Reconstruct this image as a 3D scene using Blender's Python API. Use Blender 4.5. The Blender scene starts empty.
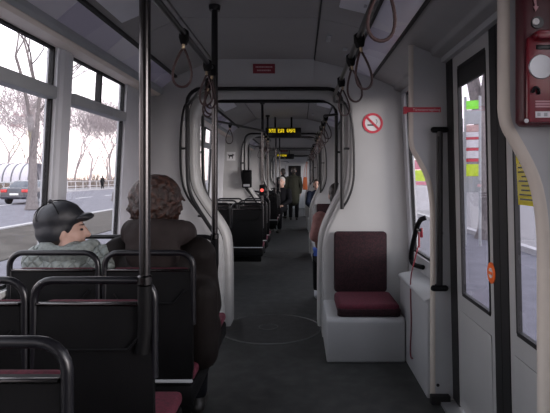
import bpy, bmesh, math, random
from mathutils import Vector, Matrix, Euler
random.seed(7)
S = bpy.context.scene
COL = S.collection
PI = math.pi

# ------------------------------------------------------------------ camera
# photograph taken as 550x413, focal length 520 px, vanishing point of the aisle at (300,177)
CAMZ = 1.36
cd = bpy.data.cameras.new('camera'); cam = bpy.data.objects.new('camera', cd); COL.objects.link(cam)
cam.location = (0, 0, CAMZ); cam.rotation_euler = (PI/2, 0, 0)
cd.sensor_width = 36; cd.lens = 520/550*36
cd.shift_x = (275-300)/550; cd.shift_y = -(206.5-177)/550
cd.clip_start = 0.05; cd.clip_end = 600
S.camera = cam
# ------------------------------------------------------------------ sky
W = bpy.data.worlds.new('World'); S.world = W; W.use_nodes = True
nt = W.node_tree; bg = nt.nodes['Background']
tc = nt.nodes.new('ShaderNodeTexCoord'); sp = nt.nodes.new('ShaderNodeSeparateXYZ'); cr = nt.nodes.new('ShaderNodeValToRGB')
nt.links.new(tc.outputs['Generated'], sp.inputs[0]); nt.links.new(sp.outputs['Z'], cr.inputs['Fac'])
nt.links.new(cr.outputs['Color'], bg.inputs['Color'])
cr.color_ramp.elements[0].position = 0.0; cr.color_ramp.elements[0].color = (1.0, .82, .76, 1)
cr.color_ramp.elements[1].position = .35; cr.color_ramp.elements[1].color = (.90, .91, 1.0, 1)
e = cr.color_ramp.elements.new(.10); e.color = (1.0, .90, .93, 1)
bg.inputs['Strength'].default_value = 3.2
sd = bpy.data.lights.new('sun', 'SUN'); sun = bpy.data.objects.new('sun', sd); COL.objects.link(sun)
sd.energy = 3.4; sd.angle = math.radians(25); sd.color = (1, .92, .90)
sun.rotation_euler = Vector((-1.0, .62, -.17)).to_track_quat('-Z', 'Y').to_euler()   # hazy low sun behind the camera, through the right windows
sun.location = (12, -8, 4)
S.view_settings.view_transform = 'Standard'; S.view_settings.look = 'None'
S.view_settings.gamma = 1; S.view_settings.use_curve_mapping = False
S.view_settings.exposure = -0.25

# ------------------------------------------------------------------ materials
MATS = {}
def mat(name, col, rough=.6, metal=0., var=.12, scale=8., bump=0., bscale=60., spec=.5, emit=None, estr=0., coat=0.):
    if name in MATS: return MATS[name]
    m = bpy.data.materials.new(name); m.use_nodes = True; n = m.node_tree.nodes; l = m.node_tree.links
    b = n['Principled BSDF']
    t = n.new('ShaderNodeTexCoord'); nz = n.new('ShaderNodeTexNoise'); nz.inputs['Scale'].default_value = scale
    nz.inputs['Detail'].default_value = 4; l.new(t.outputs['Object'], nz.inputs['Vector'])
    mr = n.new('ShaderNodeMapRange'); mr.inputs['To Min'].default_value = 1-var; mr.inputs['To Max'].default_value = 1+var
    mr.inputs['From Min'].default_value = .3; mr.inputs['From Max'].default_value = .7
    l.new(nz.outputs['Fac'], mr.inputs['Value'])
    mx = n.new('ShaderNodeVectorMath'); mx.operation = 'SCALE'; mx.inputs[0].default_value = col[:3]
    l.new(mr.outputs['Result'], mx.inputs['Scale']); l.new(mx.outputs['Vector'], b.inputs['Base Color'])
    b.inputs['Roughness'].default_value = rough; b.inputs['Metallic'].default_value = metal
    b.inputs['Specular IOR Level'].default_value = spec
    b.inputs['Coat Weight'].default_value = coat
    if bump:
        n2 = n.new('ShaderNodeTexNoise'); n2.inputs['Scale'].default_value = bscale; n2.inputs['Detail'].default_value = 3
        l.new(t.outputs['Object'], n2.inputs['Vector'])
        bp = n.new('ShaderNodeBump'); bp.inputs['Strength'].default_value = bump; bp.inputs['Distance'].default_value = .01
        l.new(n2.outputs['Fac'], bp.inputs['Height']); l.new(bp.outputs['Normal'], b.inputs['Normal'])
    if emit:
        b.inputs['Emission Color'].default_value = (*emit, 1); b.inputs['Emission Strength'].default_value = estr
    MATS[name] = m
    return m
def ramp_mat(name, tex, stops, rough=.8, bump=0., scale=30., bdist=.004):
    """procedural cloth / floor: a texture through a colour ramp"""
    if name in MATS: return MATS[name]
    m = bpy.data.materials.new(name); m.use_nodes = True; n = m.node_tree.nodes; l = m.node_tree.links
    b = n['Principled BSDF']; t = n.new('ShaderNodeTexCoord')
    if tex == 'voronoi':
        x = n.new('ShaderNodeTexVoronoi'); x.inputs['Scale'].default_value = scale; out = x.outputs['Color']
    else:
        x = n.new('ShaderNodeTexNoise'); x.inputs['Scale'].default_value = scale; x.inputs['Detail'].default_value = 6; out = x.outputs['Fac']
    l.new(t.outputs['Object'], x.inputs['Vector'])
    r = n.new('ShaderNodeValToRGB'); l.new(out, r.inputs['Fac'])
    els = r.color_ramp.elements
    els[0].position, els[0].color = stops[0][0], (*stops[0][1], 1)
    els[1].position, els[1].color = stops[-1][0], (*stops[-1][1], 1)
    for p, c in stops[1:-1]:
        e_ = els.new(p); e_.color = (*c, 1)
    l.new(r.outputs['Color'], b.inputs['Base Color']); b.inputs['Roughness'].default_value = rough
    if bump:
        bp = n.new('ShaderNodeBump'); bp.inputs['Strength'].default_value = bump; bp.inputs['Distance'].default_value = bdist
        l.new(out, bp.inputs['Height']); l.new(bp.outputs['Normal'], b.inputs['Normal'])
    MATS[name] = m
    return m
def quilt_mat(name, col):
    m = bpy.data.materials.new(name); m.use_nodes = True; n = m.node_tree.nodes; l = m.node_tree.links
    b = n['Principled BSDF']; b.inputs['Roughness'].default_value = .75
    t = n.new('ShaderNodeTexCoord'); s = n.new('ShaderNodeSeparateXYZ'); l.new(t.outputs['Object'], s.inputs[0])
    def M(op, a, c, d=None):
        k = n.new('ShaderNodeMath'); k.operation = op
        for i, v in enumerate((a, c)):
            if v is None: continue
            if hasattr(v, 'links'): l.new(v, k.inputs[i])
            else: k.inputs[i].default_value = v
        return k.outputs[0]
    u = M('ADD', s.outputs['X'], s.outputs['Z']); v = M('SUBTRACT', s.outputs['X'], s.outputs['Z'])
    def saw(a): return M('ABSOLUTE', M('SINE', M('MULTIPLY', a, 62.), None), None)
    q = M('MINIMUM', saw(u), saw(v)); q = M('POWER', q, .5)
    bp = n.new('ShaderNodeBump'); bp.inputs['Strength'].default_value = .9; bp.inputs['Distance'].default_value = .014
    l.new(q, bp.inputs['Height']); l.new(bp.outputs['Normal'], b.inputs['Normal'])
    nz = n.new('ShaderNodeTexNoise'); nz.inputs['Scale'].default_value = 25; l.new(t.outputs['Object'], nz.inputs['Vector'])
    mr = n.new('ShaderNodeMapRange'); mr.inputs['To Min'].default_value = .8; mr.inputs['To Max'].default_value = 1.2
    l.new(nz.outputs['Fac'], mr.inputs['Value'])
    mx = n.new('ShaderNodeVectorMath'); mx.operation = 'SCALE'; mx.inputs[0].default_value = col; l.new(mr.outputs[0], mx.inputs['Scale'])
    l.new(mx.outputs[0], b.inputs['Base Color']); MATS[name] = m
    return m
def glass_mat(name, tint, refl):
    m = bpy.data.materials.new(name); m.use_nodes = True; n = m.node_tree.nodes; l = m.node_tree.links
    n.remove(n['Principled BSDF'])
    tr = n.new('ShaderNodeBsdfTransparent'); tr.inputs['Color'].default_value = (*tint, 1)
    gl = n.new('ShaderNodeBsdfGlossy'); gl.inputs['Roughness'].default_value = .02
    lw = n.new('ShaderNodeLayerWeight'); lw.inputs['Blend'].default_value = .5      # same for both faces of a pane
    pw = n.new('ShaderNodeMath'); pw.operation = 'POWER'; pw.inputs[1].default_value = 5.; l.new(lw.outputs['Facing'], pw.inputs[0])
    mu = n.new('ShaderNodeMath'); mu.operation = 'MULTIPLY_ADD'; mu.inputs[1].default_value = refl; mu.inputs[2].default_value = .035
    l.new(pw.outputs[0], mu.inputs[0])
    mx = n.new('ShaderNodeMixShader'); l.new(mu.outputs[0], mx.inputs[0]); l.new(tr.outputs[0], mx.inputs[1]); l.new(gl.outputs[0], mx.inputs[2])
    l.new(mx.outputs[0], n['Material Output'].inputs['Surface']); MATS[name] = m
    return m
glass_mat('glass', (.97, .975, .98), .6)
glass_mat('glass_dark', (.86, .86, .89), .7)
mat('lining', (.46, .46, .455), .42, var=.04, scale=3)
mat('header', (.34, .335, .33), .55, var=.04)  # same grey lining, its shade above the door put into the colour
mat('lining_side', (.46, .47, .48), .45, var=.05, scale=3)
mat('ceiling', (.30, .292, .285), .6, var=.05, scale=2)
mat('soffit', (.84, .74, .66), .5, var=.04)
mat('pillar', (.62, .63, .66), .5, var=.04)
mat('diffuser', (.78, .78, .82), .3, var=.03)
mat('beige_edge', (.66, .60, .53), .5, var=.05)
mat('seam', (.03, .03, .03), .8)
mat('bellows', (.025, .025, .027), .8, bump=.3)
mat('black_plastic', (.0035, .0035, .004), .6, var=.2, bump=.1, bscale=300, spec=.12)
mat('black_gloss', (.006, .006, .008), .3, spec=.4)
mat('rubber', (.008, .008, .009), .65)
mat('black_tube', (.007, .007, .008), .35, spec=.35)
mat('steel', (.065, .062, .062), .22, metal=1., var=.06)
mat('alu', (.42, .43, .45), .45, metal=.6, var=.06)
mat('frame_grey', (.38, .395, .41), .5, var=.06)
mat('rim_grey', (.12, .125, .125), .5)
mat('red_plastic', (.17, .006, .016), .3, var=.1, coat=.3)
mat('dark_red', (.07, .005, .012), .4, var=.15)
mat('sign_red', (.20, .008, .022), .45)
mat('sign_white', (.78, .78, .78), .5, var=.03)
mat('sign_ink', (.55, .30, .33), .6, var=.05)
mat('ink_white', (.8, .72, .72), .6, var=.03)
mat('ink_black', (.015, .015, .015), .6)
mat('yellow', (.85, .72, .02), .5, var=.04)
mat('orange', (.95, .16, .02), .45, var=.04)
mat('strap', (.030, .009, .009), .55, var=.2)
mat('brass', (.38, .30, .2), .35, metal=.8)
mat('led_yellow', (.4, .3, .0), .5, emit=(1., .74, .02), estr=1.0)
mat('led_red', (.4, .02, .02), .5, emit=(1., .15, .12), estr=1.2)
ramp_mat('upholstery', 'voronoi', [(0, (.006, .0014, .003)), (.45, (.015, .002, .005)), (.62, (.030, .006, .010)), (1, (.008, .0015, .0035))], .9, .3, 110)
ramp_mat('upholstery_cushion', 'voronoi', [(0, (.036, .003, .009)), (.5, (.095, .007, .022)), (1, (.055, .005, .013))], .9, .3, 110)
ramp_mat('floor', 'noise', [(.3, (.022, .0235, .0235)), (.5, (.034, .036, .036)), (.7, (.052, .0545, .054))], .55, .12, 9)
ramp_mat('floor_disc', 'noise', [(.3, (.024, .0255, .0255)), (.7, (.048, .050, .050))], .5, .12, 14)
ramp_mat('asphalt', 'noise', [(.3, (.115, .112, .135)), (.7, (.16, .156, .185))], .85, .2, 3)
ramp_mat('paving', 'noise', [(.3, (.19, .18, .185)), (.7, (.25, .24, .245))], .85, .2, 2)
ramp_mat('verge', 'noise', [(.3, (.030, .024, .019)), (.5, (.048, .040, .033)), (.7, (.075, .064, .055))], .95, .4, 1.5)
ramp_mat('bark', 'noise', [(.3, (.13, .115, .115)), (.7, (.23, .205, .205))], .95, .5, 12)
ramp_mat('bark_overexposed', 'noise', [(.3, (.27, .235, .24)), (.7, (.38, .335, .345))], .95, .5, 12)  # lighter bark copy, overexposure of the distant trees mixed into the colour
ramp_mat('hedge', 'noise', [(.3, (.16, .12, .10)), (.7, (.30, .25, .21))], .95, .4, 8)
ramp_mat('facade', 'noise', [(.3, (.20, .195, .20)), (.7, (.27, .262, .265))], .9, .1, .7)
ramp_mat('advert_a', 'voronoi', [(0, (.72, .70, .84)), (.5, (.85, .83, .92)), (1, (.58, .55, .70))], .25, 0, 2.2)
ramp_mat('advert_b', 'voronoi', [(0, (.88, .87, .95)), (.5, (.82, .80, .90)), (1, (.92, .91, .95))], .25, 0, 1.8)
ramp_mat('advert_c', 'voronoi', [(0, (.48, .45, .60)), (.5, (.64, .61, .75)), (1, (.85, .83, .9))], .25, 0, 3.1)
mat('skin', (.52, .32, .25), .55, var=.06, scale=20)
mat('skin_shaded', (.42, .265, .215), .55, var=.06, scale=20)  # skin tone darkened, the shade on the face is in the colour
ramp_mat('hair_brown', 'noise', [(.3, (.007, .003, .002)), (.5, (.022, .008, .005)), (.68, (.06, .021, .011))], .5, .8, 45, .02)
ramp_mat('hair_dark', 'noise', [(.3, (.008, .006, .005)), (.7, (.03, .022, .018))], .5, .6, 30, .01)
mat('hair_grey', (.42, .40, .38), .7, var=.2, scale=60)
quilt_mat('quilt', (.19, .215, .205))
ramp_mat('wool_green', 'noise', [(.3, (.13, .15, .145)), (.7, (.22, .245, .235))], .95, .7, 60, .01)
ramp_mat('leather_cap', 'noise', [(.3, (.007, .008, .011)), (.7, (.014, .015, .020))], .55, .25, 22, .006)
mat('jacket_brown', (.0085, .0065, .006), .65, var=.2, scale=9, bump=.5, bscale=14, spec=.12)
mat('hood_brown', (.024, .0185, .018), .7, var=.2, scale=9, bump=.4, bscale=18, spec=.12)
mat('coat_olive', (.028, .029, .021), .85, var=.15, spec=.12)
mat('cloth_black', (.007, .007, .009), .85, var=.2, spec=.12)
mat('cloth_blue', (.012, .016, .03), .85, var=.2, spec=.12)
mat('cloth_pink', (.30, .15, .14), .85, var=.12, scale=30)
mat('bag_brown', (.11, .052, .034), .6, var=.2)
mat('folder_blue', (.05, .13, .55), .5)
mat('shoe_white', (.55, .56, .6), .6)
mat('shoe_dark', (.02, .018, .016), .5)
mat('car_paint', (.030, .031, .045), .22, coat=.6)
mat('car_glass', (.06, .07, .09), .1)
mat('tail_light', (.62, .05, .05), .3)
mat('rib_grey', (.10, .10, .115), .5)
mat('pale_metal', (.55, .54, .56), .5, var=.05)
mat('shelter_roof', (.50, .48, .52), .35, var=.08)
mat('orange_cloth', (.42, .10, .03), .8, var=.1)
mat('green_sign', (.25, .85, .06), .5)
mat('lime_sign', (.62, .80, .05), .5)
mat('pink_sign', (.72, .24, .32), .5)
mat('poster_red', (.6, .05, .08), .5)
mat('poster_white', (.72, .70, .74), .5)
mat('poster_skin', (.55, .36, .34), .5)
mat('stone_pale', (.42, .41, .42), .85, var=.08)

# ------------------------------------------------------------------ mesh helpers
ORD = ['first', 'second', 'third', 'fourth', 'fifth', 'sixth', 'seventh', 'eighth', 'ninth', 'tenth', 'eleventh', 'twelfth', 'thirteenth', 'fourteenth', 'fifteenth', 'sixteenth']
class MB:
    def __init__(s): s.v = []; s.f = []
    def poly(s, vs, fs):
        o = len(s.v); s.v += [tuple(p) for p in vs]; s.f += [tuple(i+o for i in f) for f in fs]; return s
    def box(s, x0, x1, y0, y1, z0, z1):
        return s.poly([(x0,y0,z0),(x1,y0,z0),(x1,y1,z0),(x0,y1,z0),(x0,y0,z1),(x1,y0,z1),(x1,y1,z1),(x0,y1,z1)],
                      [(3,2,1,0),(4,5,6,7),(0,1,5,4),(1,2,6,5),(2,3,7,6),(3,0,4,7)])
    def prism(s, pts, a, b, axis='y'):
        """polygon (2-D, counter-clockwise) extruded from a to b along an axis"""
        n = len(pts)
        def P(p, t): return {'y': (p[0], t, p[1]), 'x': (t, p[0], p[1]), 'z': (p[0], p[1], t)}[axis]
        vs = [P(p, a) for p in pts]+[P(p, b) for p in pts]
        fs = [tuple(range(n-1, -1, -1)), tuple(range(n, 2*n))]+[(i, (i+1) % n, n+(i+1) % n, n+i) for i in range(n)]
        return s.poly(vs, fs)
    def tube(s, path, r, n=8, closed=False, cap=True, flat=None):
        P = [Vector(p) for p in path]; m = len(P)
        R = r if isinstance(r, (list, tuple)) else [r]*m
        T = []
        for i in range(m):
            a = P[(i-1) % m] if (closed or i > 0) else P[i]; b = P[(i+1) % m] if (closed or i < m-1) else P[i]
            t = (b-a); T.append(t.normalized() if t.length > 1e-9 else Vector((0,0,1)))
        u = T[0].orthogonal().normalized(); vs = []
        for i in range(m):
            u = (u-T[i]*u.dot(T[i]));
            u = u.normalized() if u.length > 1e-6 else T[i].orthogonal().normalized()
            w = T[i].cross(u)
            for k in range(n):
                a = 2*PI*k/n; vs.append(P[i]+(u*math.cos(a)+w*math.sin(a))*R[i])
        fs = []
        for i in range(m if closed else m-1):
            j = (i+1) % m
            for k in range(n): fs.append((i*n+k, i*n+(k+1) % n, j*n+(k+1) % n, j*n+k))
        if cap and not closed: fs += [tuple(range(n-1, -1, -1)), tuple((m-1)*n+k for k in range(n))]
        return s.poly(vs, fs)
    def lathe(s, prof, c=(0,0,0), n=20, axis='z'):
        """profile [(radius, height)] spun about an axis through c"""
        vs = []; m = len(prof)
        for r, h in prof:
            for k in range(n):
                a = 2*PI*k/n; x, y = r*math.cos(a), r*math.sin(a)
                p = {'z': (x, y, h), 'y': (x, h, -y), 'x': (h, x, y)}[axis]
                vs.append((c[0]+p[0], c[1]+p[1], c[2]+p[2]))
        fs = [(i*n+k, i*n+(k+1) % n, (i+1)*n+(k+1) % n, (i+1)*n+k) for i in range(m-1) for k in range(n)]
        fs += [tuple(range(n-1, -1, -1)), tuple((m-1)*n+k for k in range(n))]
        return s.poly(vs, fs)
    def loft(s, secs, cap=True, closed=True):
        n = len(secs[0]); vs = [p for q in secs for p in q]; fs = []
        for i in range(len(secs)-1):
            for k in range(n if closed else n-1): fs.append((i*n+k, i*n+(k+1) % n, (i+1)*n+(k+1) % n, (i+1)*n+k))
        if cap: fs += [tuple(range(n-1, -1, -1)), tuple((len(secs)-1)*n+k for k in range(n))]
        return s.poly(vs, fs)
    def sphere(s, c, r, nu=16, nv=10):
        r = (r, r, r) if not isinstance(r, (tuple, list)) else r
        vs = [(c[0], c[1], c[2]-r[2])]; fs = []
        for i in range(1, nv):
            t = PI*i/nv
            for k in range(nu):
                a = 2*PI*k/nu; vs.append((c[0]+r[0]*math.sin(t)*math.cos(a), c[1]+r[1]*math.sin(t)*math.sin(a), c[2]-r[2]*math.cos(t)))
        vs.append((c[0], c[1], c[2]+r[2])); L = len(vs)-1
        for k in range(nu):
            fs.append((0, 1+(k+1) % nu, 1+k)); fs.append((L, 1+(nv-2)*nu+k, 1+(nv-2)*nu+(k+1) % nu))
        for i in range(nv-2):
            for k in range(nu): fs.append((1+i*nu+k, 1+i*nu+(k+1) % nu, 1+(i+1)*nu+(k+1) % nu, 1+(i+1)*nu+k))
        return s.poly(vs, fs)
    def capsule(s, a, ra, b, rb, n=14):
        a, b = Vector(a), Vector(b); d = (b-a); L = d.length; q = d.normalized().to_track_quat('Z', 'Y') if L > 1e-6 else Euler((0,0,0)).to_quaternion()
        prof = [(ra*math.cos(t), -ra*math.sin(t)) for t in (1.45, 1.1, .7, .35, 0)]+[(rb*math.cos(t), L+rb*math.sin(t)) for t in (0, .35, .7, 1.1, 1.45)]
        t = MB().lathe(prof, n=n); return s.poly([a+q @ Vector(v) for v in t.v], t.f)
    def xf(s, M): s.v = [tuple(M @ Vector(p)) for p in s.v]; return s
    def build(s, name, m, parent=None, smooth=False, bevel=0., seg=2, angle=35):
        off = Vector((0,0,0))
        root = parent
        while root is not None and root.parent is not None: root = root.parent
        if root is not None: off = Vector(ORG.get(root.name, (0,0,0)))
        me = bpy.data.meshes.new(name); me.from_pydata([tuple(Vector(p)-off) for p in s.v], [], s.f); me.update()
        bm = bmesh.new(); bm.from_mesh(me); bmesh.ops.recalc_face_normals(bm, faces=bm.faces)
        if bevel:
            es = [e for e in bm.edges if len(e.link_faces) == 2 and e.calc_face_angle(0) > math.radians(angle)]
            bmesh.ops.bevel(bm, geom=es, offset=bevel, segments=seg, affect='EDGES', profile=.5, clamp_overlap=True)
        bm.to_mesh(me); bm.free()
        if smooth or bevel:
            for p in me.polygons: p.use_smooth = True
            try: me.set_sharp_from_angle(angle=math.radians(40))
            except Exception: pass
        me.materials.append(MATS[m] if isinstance(m, str) else m)
        o = bpy.data.objects.new(name, me); COL.objects.link(o)
        if parent is not None: o.parent = parent
        return o
ORG = {}
def tag(o, label=None, cat=None, group=None, kind=None):
    if label: o['label'] = label
    if cat: o['category'] = cat
    if group: o['group'] = group
    if kind: o['kind'] = kind
    return o
def thing(name, label, cat, loc=(0,0,0), group=None):
    o = bpy.data.objects.new(name, None); COL.objects.link(o); o.location = loc; o.empty_display_size = .05
    ORG[o.name] = tuple(loc)
    return tag(o, label, cat, group)
def struct(o): o['kind'] = 'structure'; return o
def sthing(name, loc=(0,0,0)):
    o = bpy.data.objects.new(name, None); COL.objects.link(o); o.location = loc; ORG[o.name] = tuple(loc); o['kind'] = 'structure'; return o
def dup(root, loc, rz=None, label=None, group=None, scale=None):
    r = root.copy(); COL.objects.link(r); r.location = loc
    if rz is not None: r.rotation_euler = (0, 0, rz)
    if scale: r.scale = (scale,)*3
    if label: r['label'] = label
    if group: r['group'] = group
    for ch in list(root.children):
        c = ch.copy(); COL.objects.link(c); c.parent = r
        for g in list(ch.children):
            d = g.copy(); COL.objects.link(d); d.parent = c
    return r
def arc(c, r, a0, a1, n=6):
    return [(c[0]+r*math.cos(math.radians(a0+(a1-a0)*i/n)), c[1]+r*math.sin(math.radians(a0+(a1-a0)*i/n))) for i in range(n+1)]
def smooth_path(pts, it=2):
    P = [Vector(p) for p in pts]
    for _ in range(it):
        q = [P[0]]
        for a, b in zip(P[:-1], P[1:]): q += [a*.75+b*.25, a*.25+b*.75]
        q.append(P[-1]); P = q
    return P
def rrect(x0, x1, z0, z1, r, n=4):
    return arc((x1-r, z0+r), r, -90, 0, n)+arc((x1-r, z1-r), r, 0, 90, n)+arc((x0+r, z1-r), r, 90, 180, n)+arc((x0+r, z0+r), r, 180, 270, n)
def text_mb(txt, size, M, depth=.0006):
    cu = bpy.data.curves.new('t', 'FONT'); cu.body = txt; cu.size = size; cu.align_x = 'CENTER'; cu.align_y = 'CENTER'; cu.extrude = depth; cu.resolution_u = 2
    o = bpy.data.objects.new('t', cu); COL.objects.link(o)
    dg = bpy.context.evaluated_depsgraph_get(); me = bpy.data.meshes.new_from_object(o.evaluated_get(dg))
    b = MB(); b.poly([M @ v.co for v in me.vertices], [tuple(p.vertices) for p in me.polygons])
    bpy.data.objects.remove(o); bpy.data.curves.remove(cu); bpy.data.meshes.remove(me)
    return b
FACE_CAM = Matrix.Rotation(PI/2, 4, 'X')     # text plane facing -Y
def remeshed(mb, voxel=.012, sm=6):
    me = bpy.data.meshes.new('tmp'); me.from_pydata(mb.v, [], mb.f)
    bm = bmesh.new(); bm.from_mesh(me); bmesh.ops.recalc_face_normals(bm, faces=bm.faces); bm.to_mesh(me); bm.free()
    o = bpy.data.objects.new('tmp', me); COL.objects.link(o)
    r = o.modifiers.new('r', 'REMESH'); r.mode = 'VOXEL'; r.voxel_size = voxel
    s_ = o.modifiers.new('s', 'SMOOTH'); s_.iterations = sm; s_.factor = .5
    dg = bpy.context.evaluated_depsgraph_get(); m2 = bpy.data.meshes.new_from_object(o.evaluated_get(dg))
    b = MB(); b.poly([v.co.copy() for v in m2.vertices], [tuple(p.vertices) for p in m2.polygons])
    bpy.data.objects.remove(o); bpy.data.meshes.remove(me); bpy.data.meshes.remove(m2)
    return b

# ------------------------------------------------------------------ tram shell
XL, XR = -1.34, .92            # inner faces of the side walls
Y0, Y1 = -2.6, 22.6
SILL, WTOP = .85, 2.05
PORT = [(4.4, 5.0), (8.9, 9.5), (13.4, 14.0), (17.9, 18.5)]
def lean(x, z): return x+(.052*(z-.8) if z > .8 else 0)

fl = struct(MB().box(XL-.12, XR+.12, Y0, Y1, -.12, 0).build('floor', 'floor'))
for (a, b) in PORT:
    c = ((-.66+.19)/2-.03, (a+b)/2-.02, 0)
    MB().lathe([(.445, .0005), (.445, .003), (.40, .003)], c, 40).build('floor_disc', 'floor_disc', fl)
    ringp = [(c[0]+.452*math.cos(t*2*PI/48), c[1]+.452*math.sin(t*2*PI/48), .002) for t in range(48)]
    MB().tube(ringp, .006, 6, closed=True).build('disc_rim', 'rim_grey', fl, smooth=True)
    hp = [(c[0]-.02+.085*math.cos(t*2*PI/24), c[1]+.03+.085*math.sin(t*2*PI/24), .004) for t in range(24)]
    MB().tube(hp, .004, 6, closed=True).build('hatch_rim', 'rim_grey', fl, smooth=True)

# roof skin (above the lining) and ceiling lining
ceil = struct(MB().box(XL-.1, XR+.12, Y0, Y1, 2.46, 2.52).build('ceiling', 'ceiling'))
CX = [(-.74, 2.35), (.12, 2.35)]
def strip(pts, y0, y1, t=.02):
    """a lining strip following the cross-section pts, t thick (upwards)"""
    up = [(x, z+t) for x, z in pts]
    return MB().prism(list(pts)+up[::-1], y0, y1)
MOD = [(Y0, 4.4)]+[(PORT[i][1], PORT[i+1][0] if i+1 < len(PORT) else Y1) for i in range(len(PORT))]
for mi, (a, b) in enumerate(MOD):
    n = max(1, round((b-a)/1.15)); d = (b-a)/n
    for i in range(n):
        p, q = a+i*d+.003, a+(i+1)*d-.003
        strip([(-.735, 2.35), (.115, 2.35)], p, q).build('ceiling_panel', 'ceiling', ceil)
        strip([(-1.045, 2.215), (-.745, 2.345)], p, q).build('ceiling_panel', 'ceiling', ceil)
        r = strip([(.127, 2.345), (.415, 2.275)], p, q).build('ceiling_panel', 'ceiling', ceil)
        if mi < 2:
            for (x_, y_, l_) in ((.20, .25, .16), (.33, .45, .05), (.36, .60, .05)):
                z_ = 2.345-.243*(x_-.127)
                MB().box(x_-.016, x_+.016, p+y_*d, p+y_*d+l_, z_-.012, z_+.004).build('latch', 'frame_grey', r, bevel=.004)
    MB().box(.117, .125, a, b, 2.345, 2.36).build('seam', 'seam', ceil)
    for (ya, yb) in ([(1.4, 2.92)] if mi == 0 else [(a+.5, a+1.9)]):
        for (xa, xb) in ((.22, .40), (-1.0, -.84)):
            zf = (lambda x: 2.345-.243*(x-.127)) if xa > 0 else (lambda x: 2.345+.433*(x+.745))
            MB().prism([(xa, zf(xa)-.012), (xb, zf(xb)-.012), (xb, zf(xb)+.002), (xa, zf(xa)+.002)], ya, yb).build('light_diffuser', 'diffuser', ceil, bevel=.004)
# coving: left advertising cove + soffit over the windows, right advertising cove + door header
tl = sthing('trim_1'); tr_ = sthing('trim_2')
for mi, (a, b) in enumerate(MOD):
    MB().prism([(-1.31, 2.045), (-1.20, 2.045), (-1.18, 2.06), (-1.18, 2.095), (-1.20, 2.12), (-1.31, 2.12)], a, b).build('soffit', 'soffit', tl)
    MB().prism([(-1.2, 2.095), (-1.168, 2.055), (-1.155, 2.075), (-1.165, 2.112), (-1.19, 2.125)], a, b).build('rail_profile', 'frame_grey', tl, bevel=.004)
    MB().box(-1.062, -1.038, a, b, 2.20, 2.225).build('edge_profile', 'seam', tl)
    MB().prism([(.415, 2.262), (.427, 2.258), (.427, 2.29), (.415, 2.29)], a, b).build('edge_profile', 'seam', tr_)
    MB().prism([(.598, 2.19), (.612, 2.185), (.612, 2.23), (.598, 2.23)], a, b).build('edge_profile', 'seam', tr_)
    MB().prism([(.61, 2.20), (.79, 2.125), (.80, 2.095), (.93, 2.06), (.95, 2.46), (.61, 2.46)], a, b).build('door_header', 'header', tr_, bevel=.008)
    n = max(2, round((b-a)/.62)); d = (b-a)/n
    for i in range(n):
        p, q = a+i*d+.002, a+(i+1)*d-.002
        m1 = ('advert_a', 'advert_b', 'advert_c', 'advert_b')[(i*3+mi) % 4]; m2 = ('advert_b', 'advert_c', 'advert_a', 'advert_b')[(i+mi) % 4]
        MB().prism([(-1.165, 2.112), (-1.05, 2.212), (-1.06, 2.224), (-1.175, 2.124)], p, q).build('advert_card', m1, tl)
        MB().prism([(.427, 2.266), (.598, 2.204), (.602, 2.216), (.431, 2.278)], p, q).build('advert_card', m2, tr_)

# ---- left wall
WL = [(-2.3, -.6), (-.4, 1.1), (1.25, 2.75), (2.93, 3.84), (5.3, 6.4), (6.55, 7.7), (9.8, 10.9), (11.05, 12.2), (14.3, 15.4), (15.55, 16.7), (18.8, 20.0), (20.2, 22.2)]
WR = [(-2.3, -.6), (-.4, 1.45), (3.42, 4.28), (5.6, 6.9), (7.1, 8.4), (10.1, 11.4), (11.6, 12.9), (14.6, 15.9), (16.1, 17.4), (19.1, 20.4), (20.6, 22.2)]
def lean_mb(mb, sgn):
    mb.v = [(x-sgn*(.052*(z-.8) if z > .8 else 0), y, z) for x, y, z in mb.v]; return mb
wl = struct(MB().box(XL-.06, XL, Y0, Y1, -.1, SILL).build('wall_left', 'lining_side'))
lean_mb(MB().box(XL-.06, XL, Y0, Y1, WTOP, 2.47), -1).build('upper_band', 'lining_side', wl)
MB().box(XL, XL+.02, Y0, Y1, SILL-.03, SILL).build('sill', 'lining', wl, bevel=.008)
MB().box(XL, XL+.02, Y0, 4.4, 0, .10).build('heater_duct', 'frame_grey', wl, bevel=.01)
wr = struct(MB().box(XR, XR+.06, Y0, 1.66, -.1, SILL-.1).build('wall_right', 'lining_side'))
MB().box(XR, XR+.06, 3.2, Y1, -.1, SILL-.1).build('lower_band', 'lining_side', wr)
lean_mb(MB().box(XR, XR+.06, Y0, Y1, WTOP, 2.47), 1).build('upper_band', 'lining_side', wr)
MB().prism([(.78, 0), (.93, 0), (.93, .64), (.79, .615), (.765, .605), (.765, .585), (.78, .575)], 3.19, 4.06).build('side_ledge', 'lining_side', wr, bevel=.01)
def piers(wins, side, parent, lo, hi, extra=()):
    xs = (XL-.06, XL) if side < 0 else (XR, XR+.06)
    es = sorted(list(wins)+list(extra)); prev = lo
    for (a, b) in es+[(hi, hi)]:
        if a-prev > .01:
            z0 = SILL if side < 0 else SILL-.1
            lean_mb(MB().box(*xs, prev, a, z0, WTOP), side).build('pillar', 'pillar', parent)
            if side < 0 and a-prev < .5 and prev > 0:
                lean_mb(MB().prism([(XL, prev+.03), (XL+.012, prev+.05), (XL+.012, a-.05), (XL, a-.03)], SILL, WTOP, 'z'), side).build('pillar_cover', 'pillar', parent)
        prev = max(prev, b)
piers(WL, -1, wl, Y0, Y1); piers(WR, 1, wr, Y0, Y1, extra=[(1.66, 3.2)])
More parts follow.
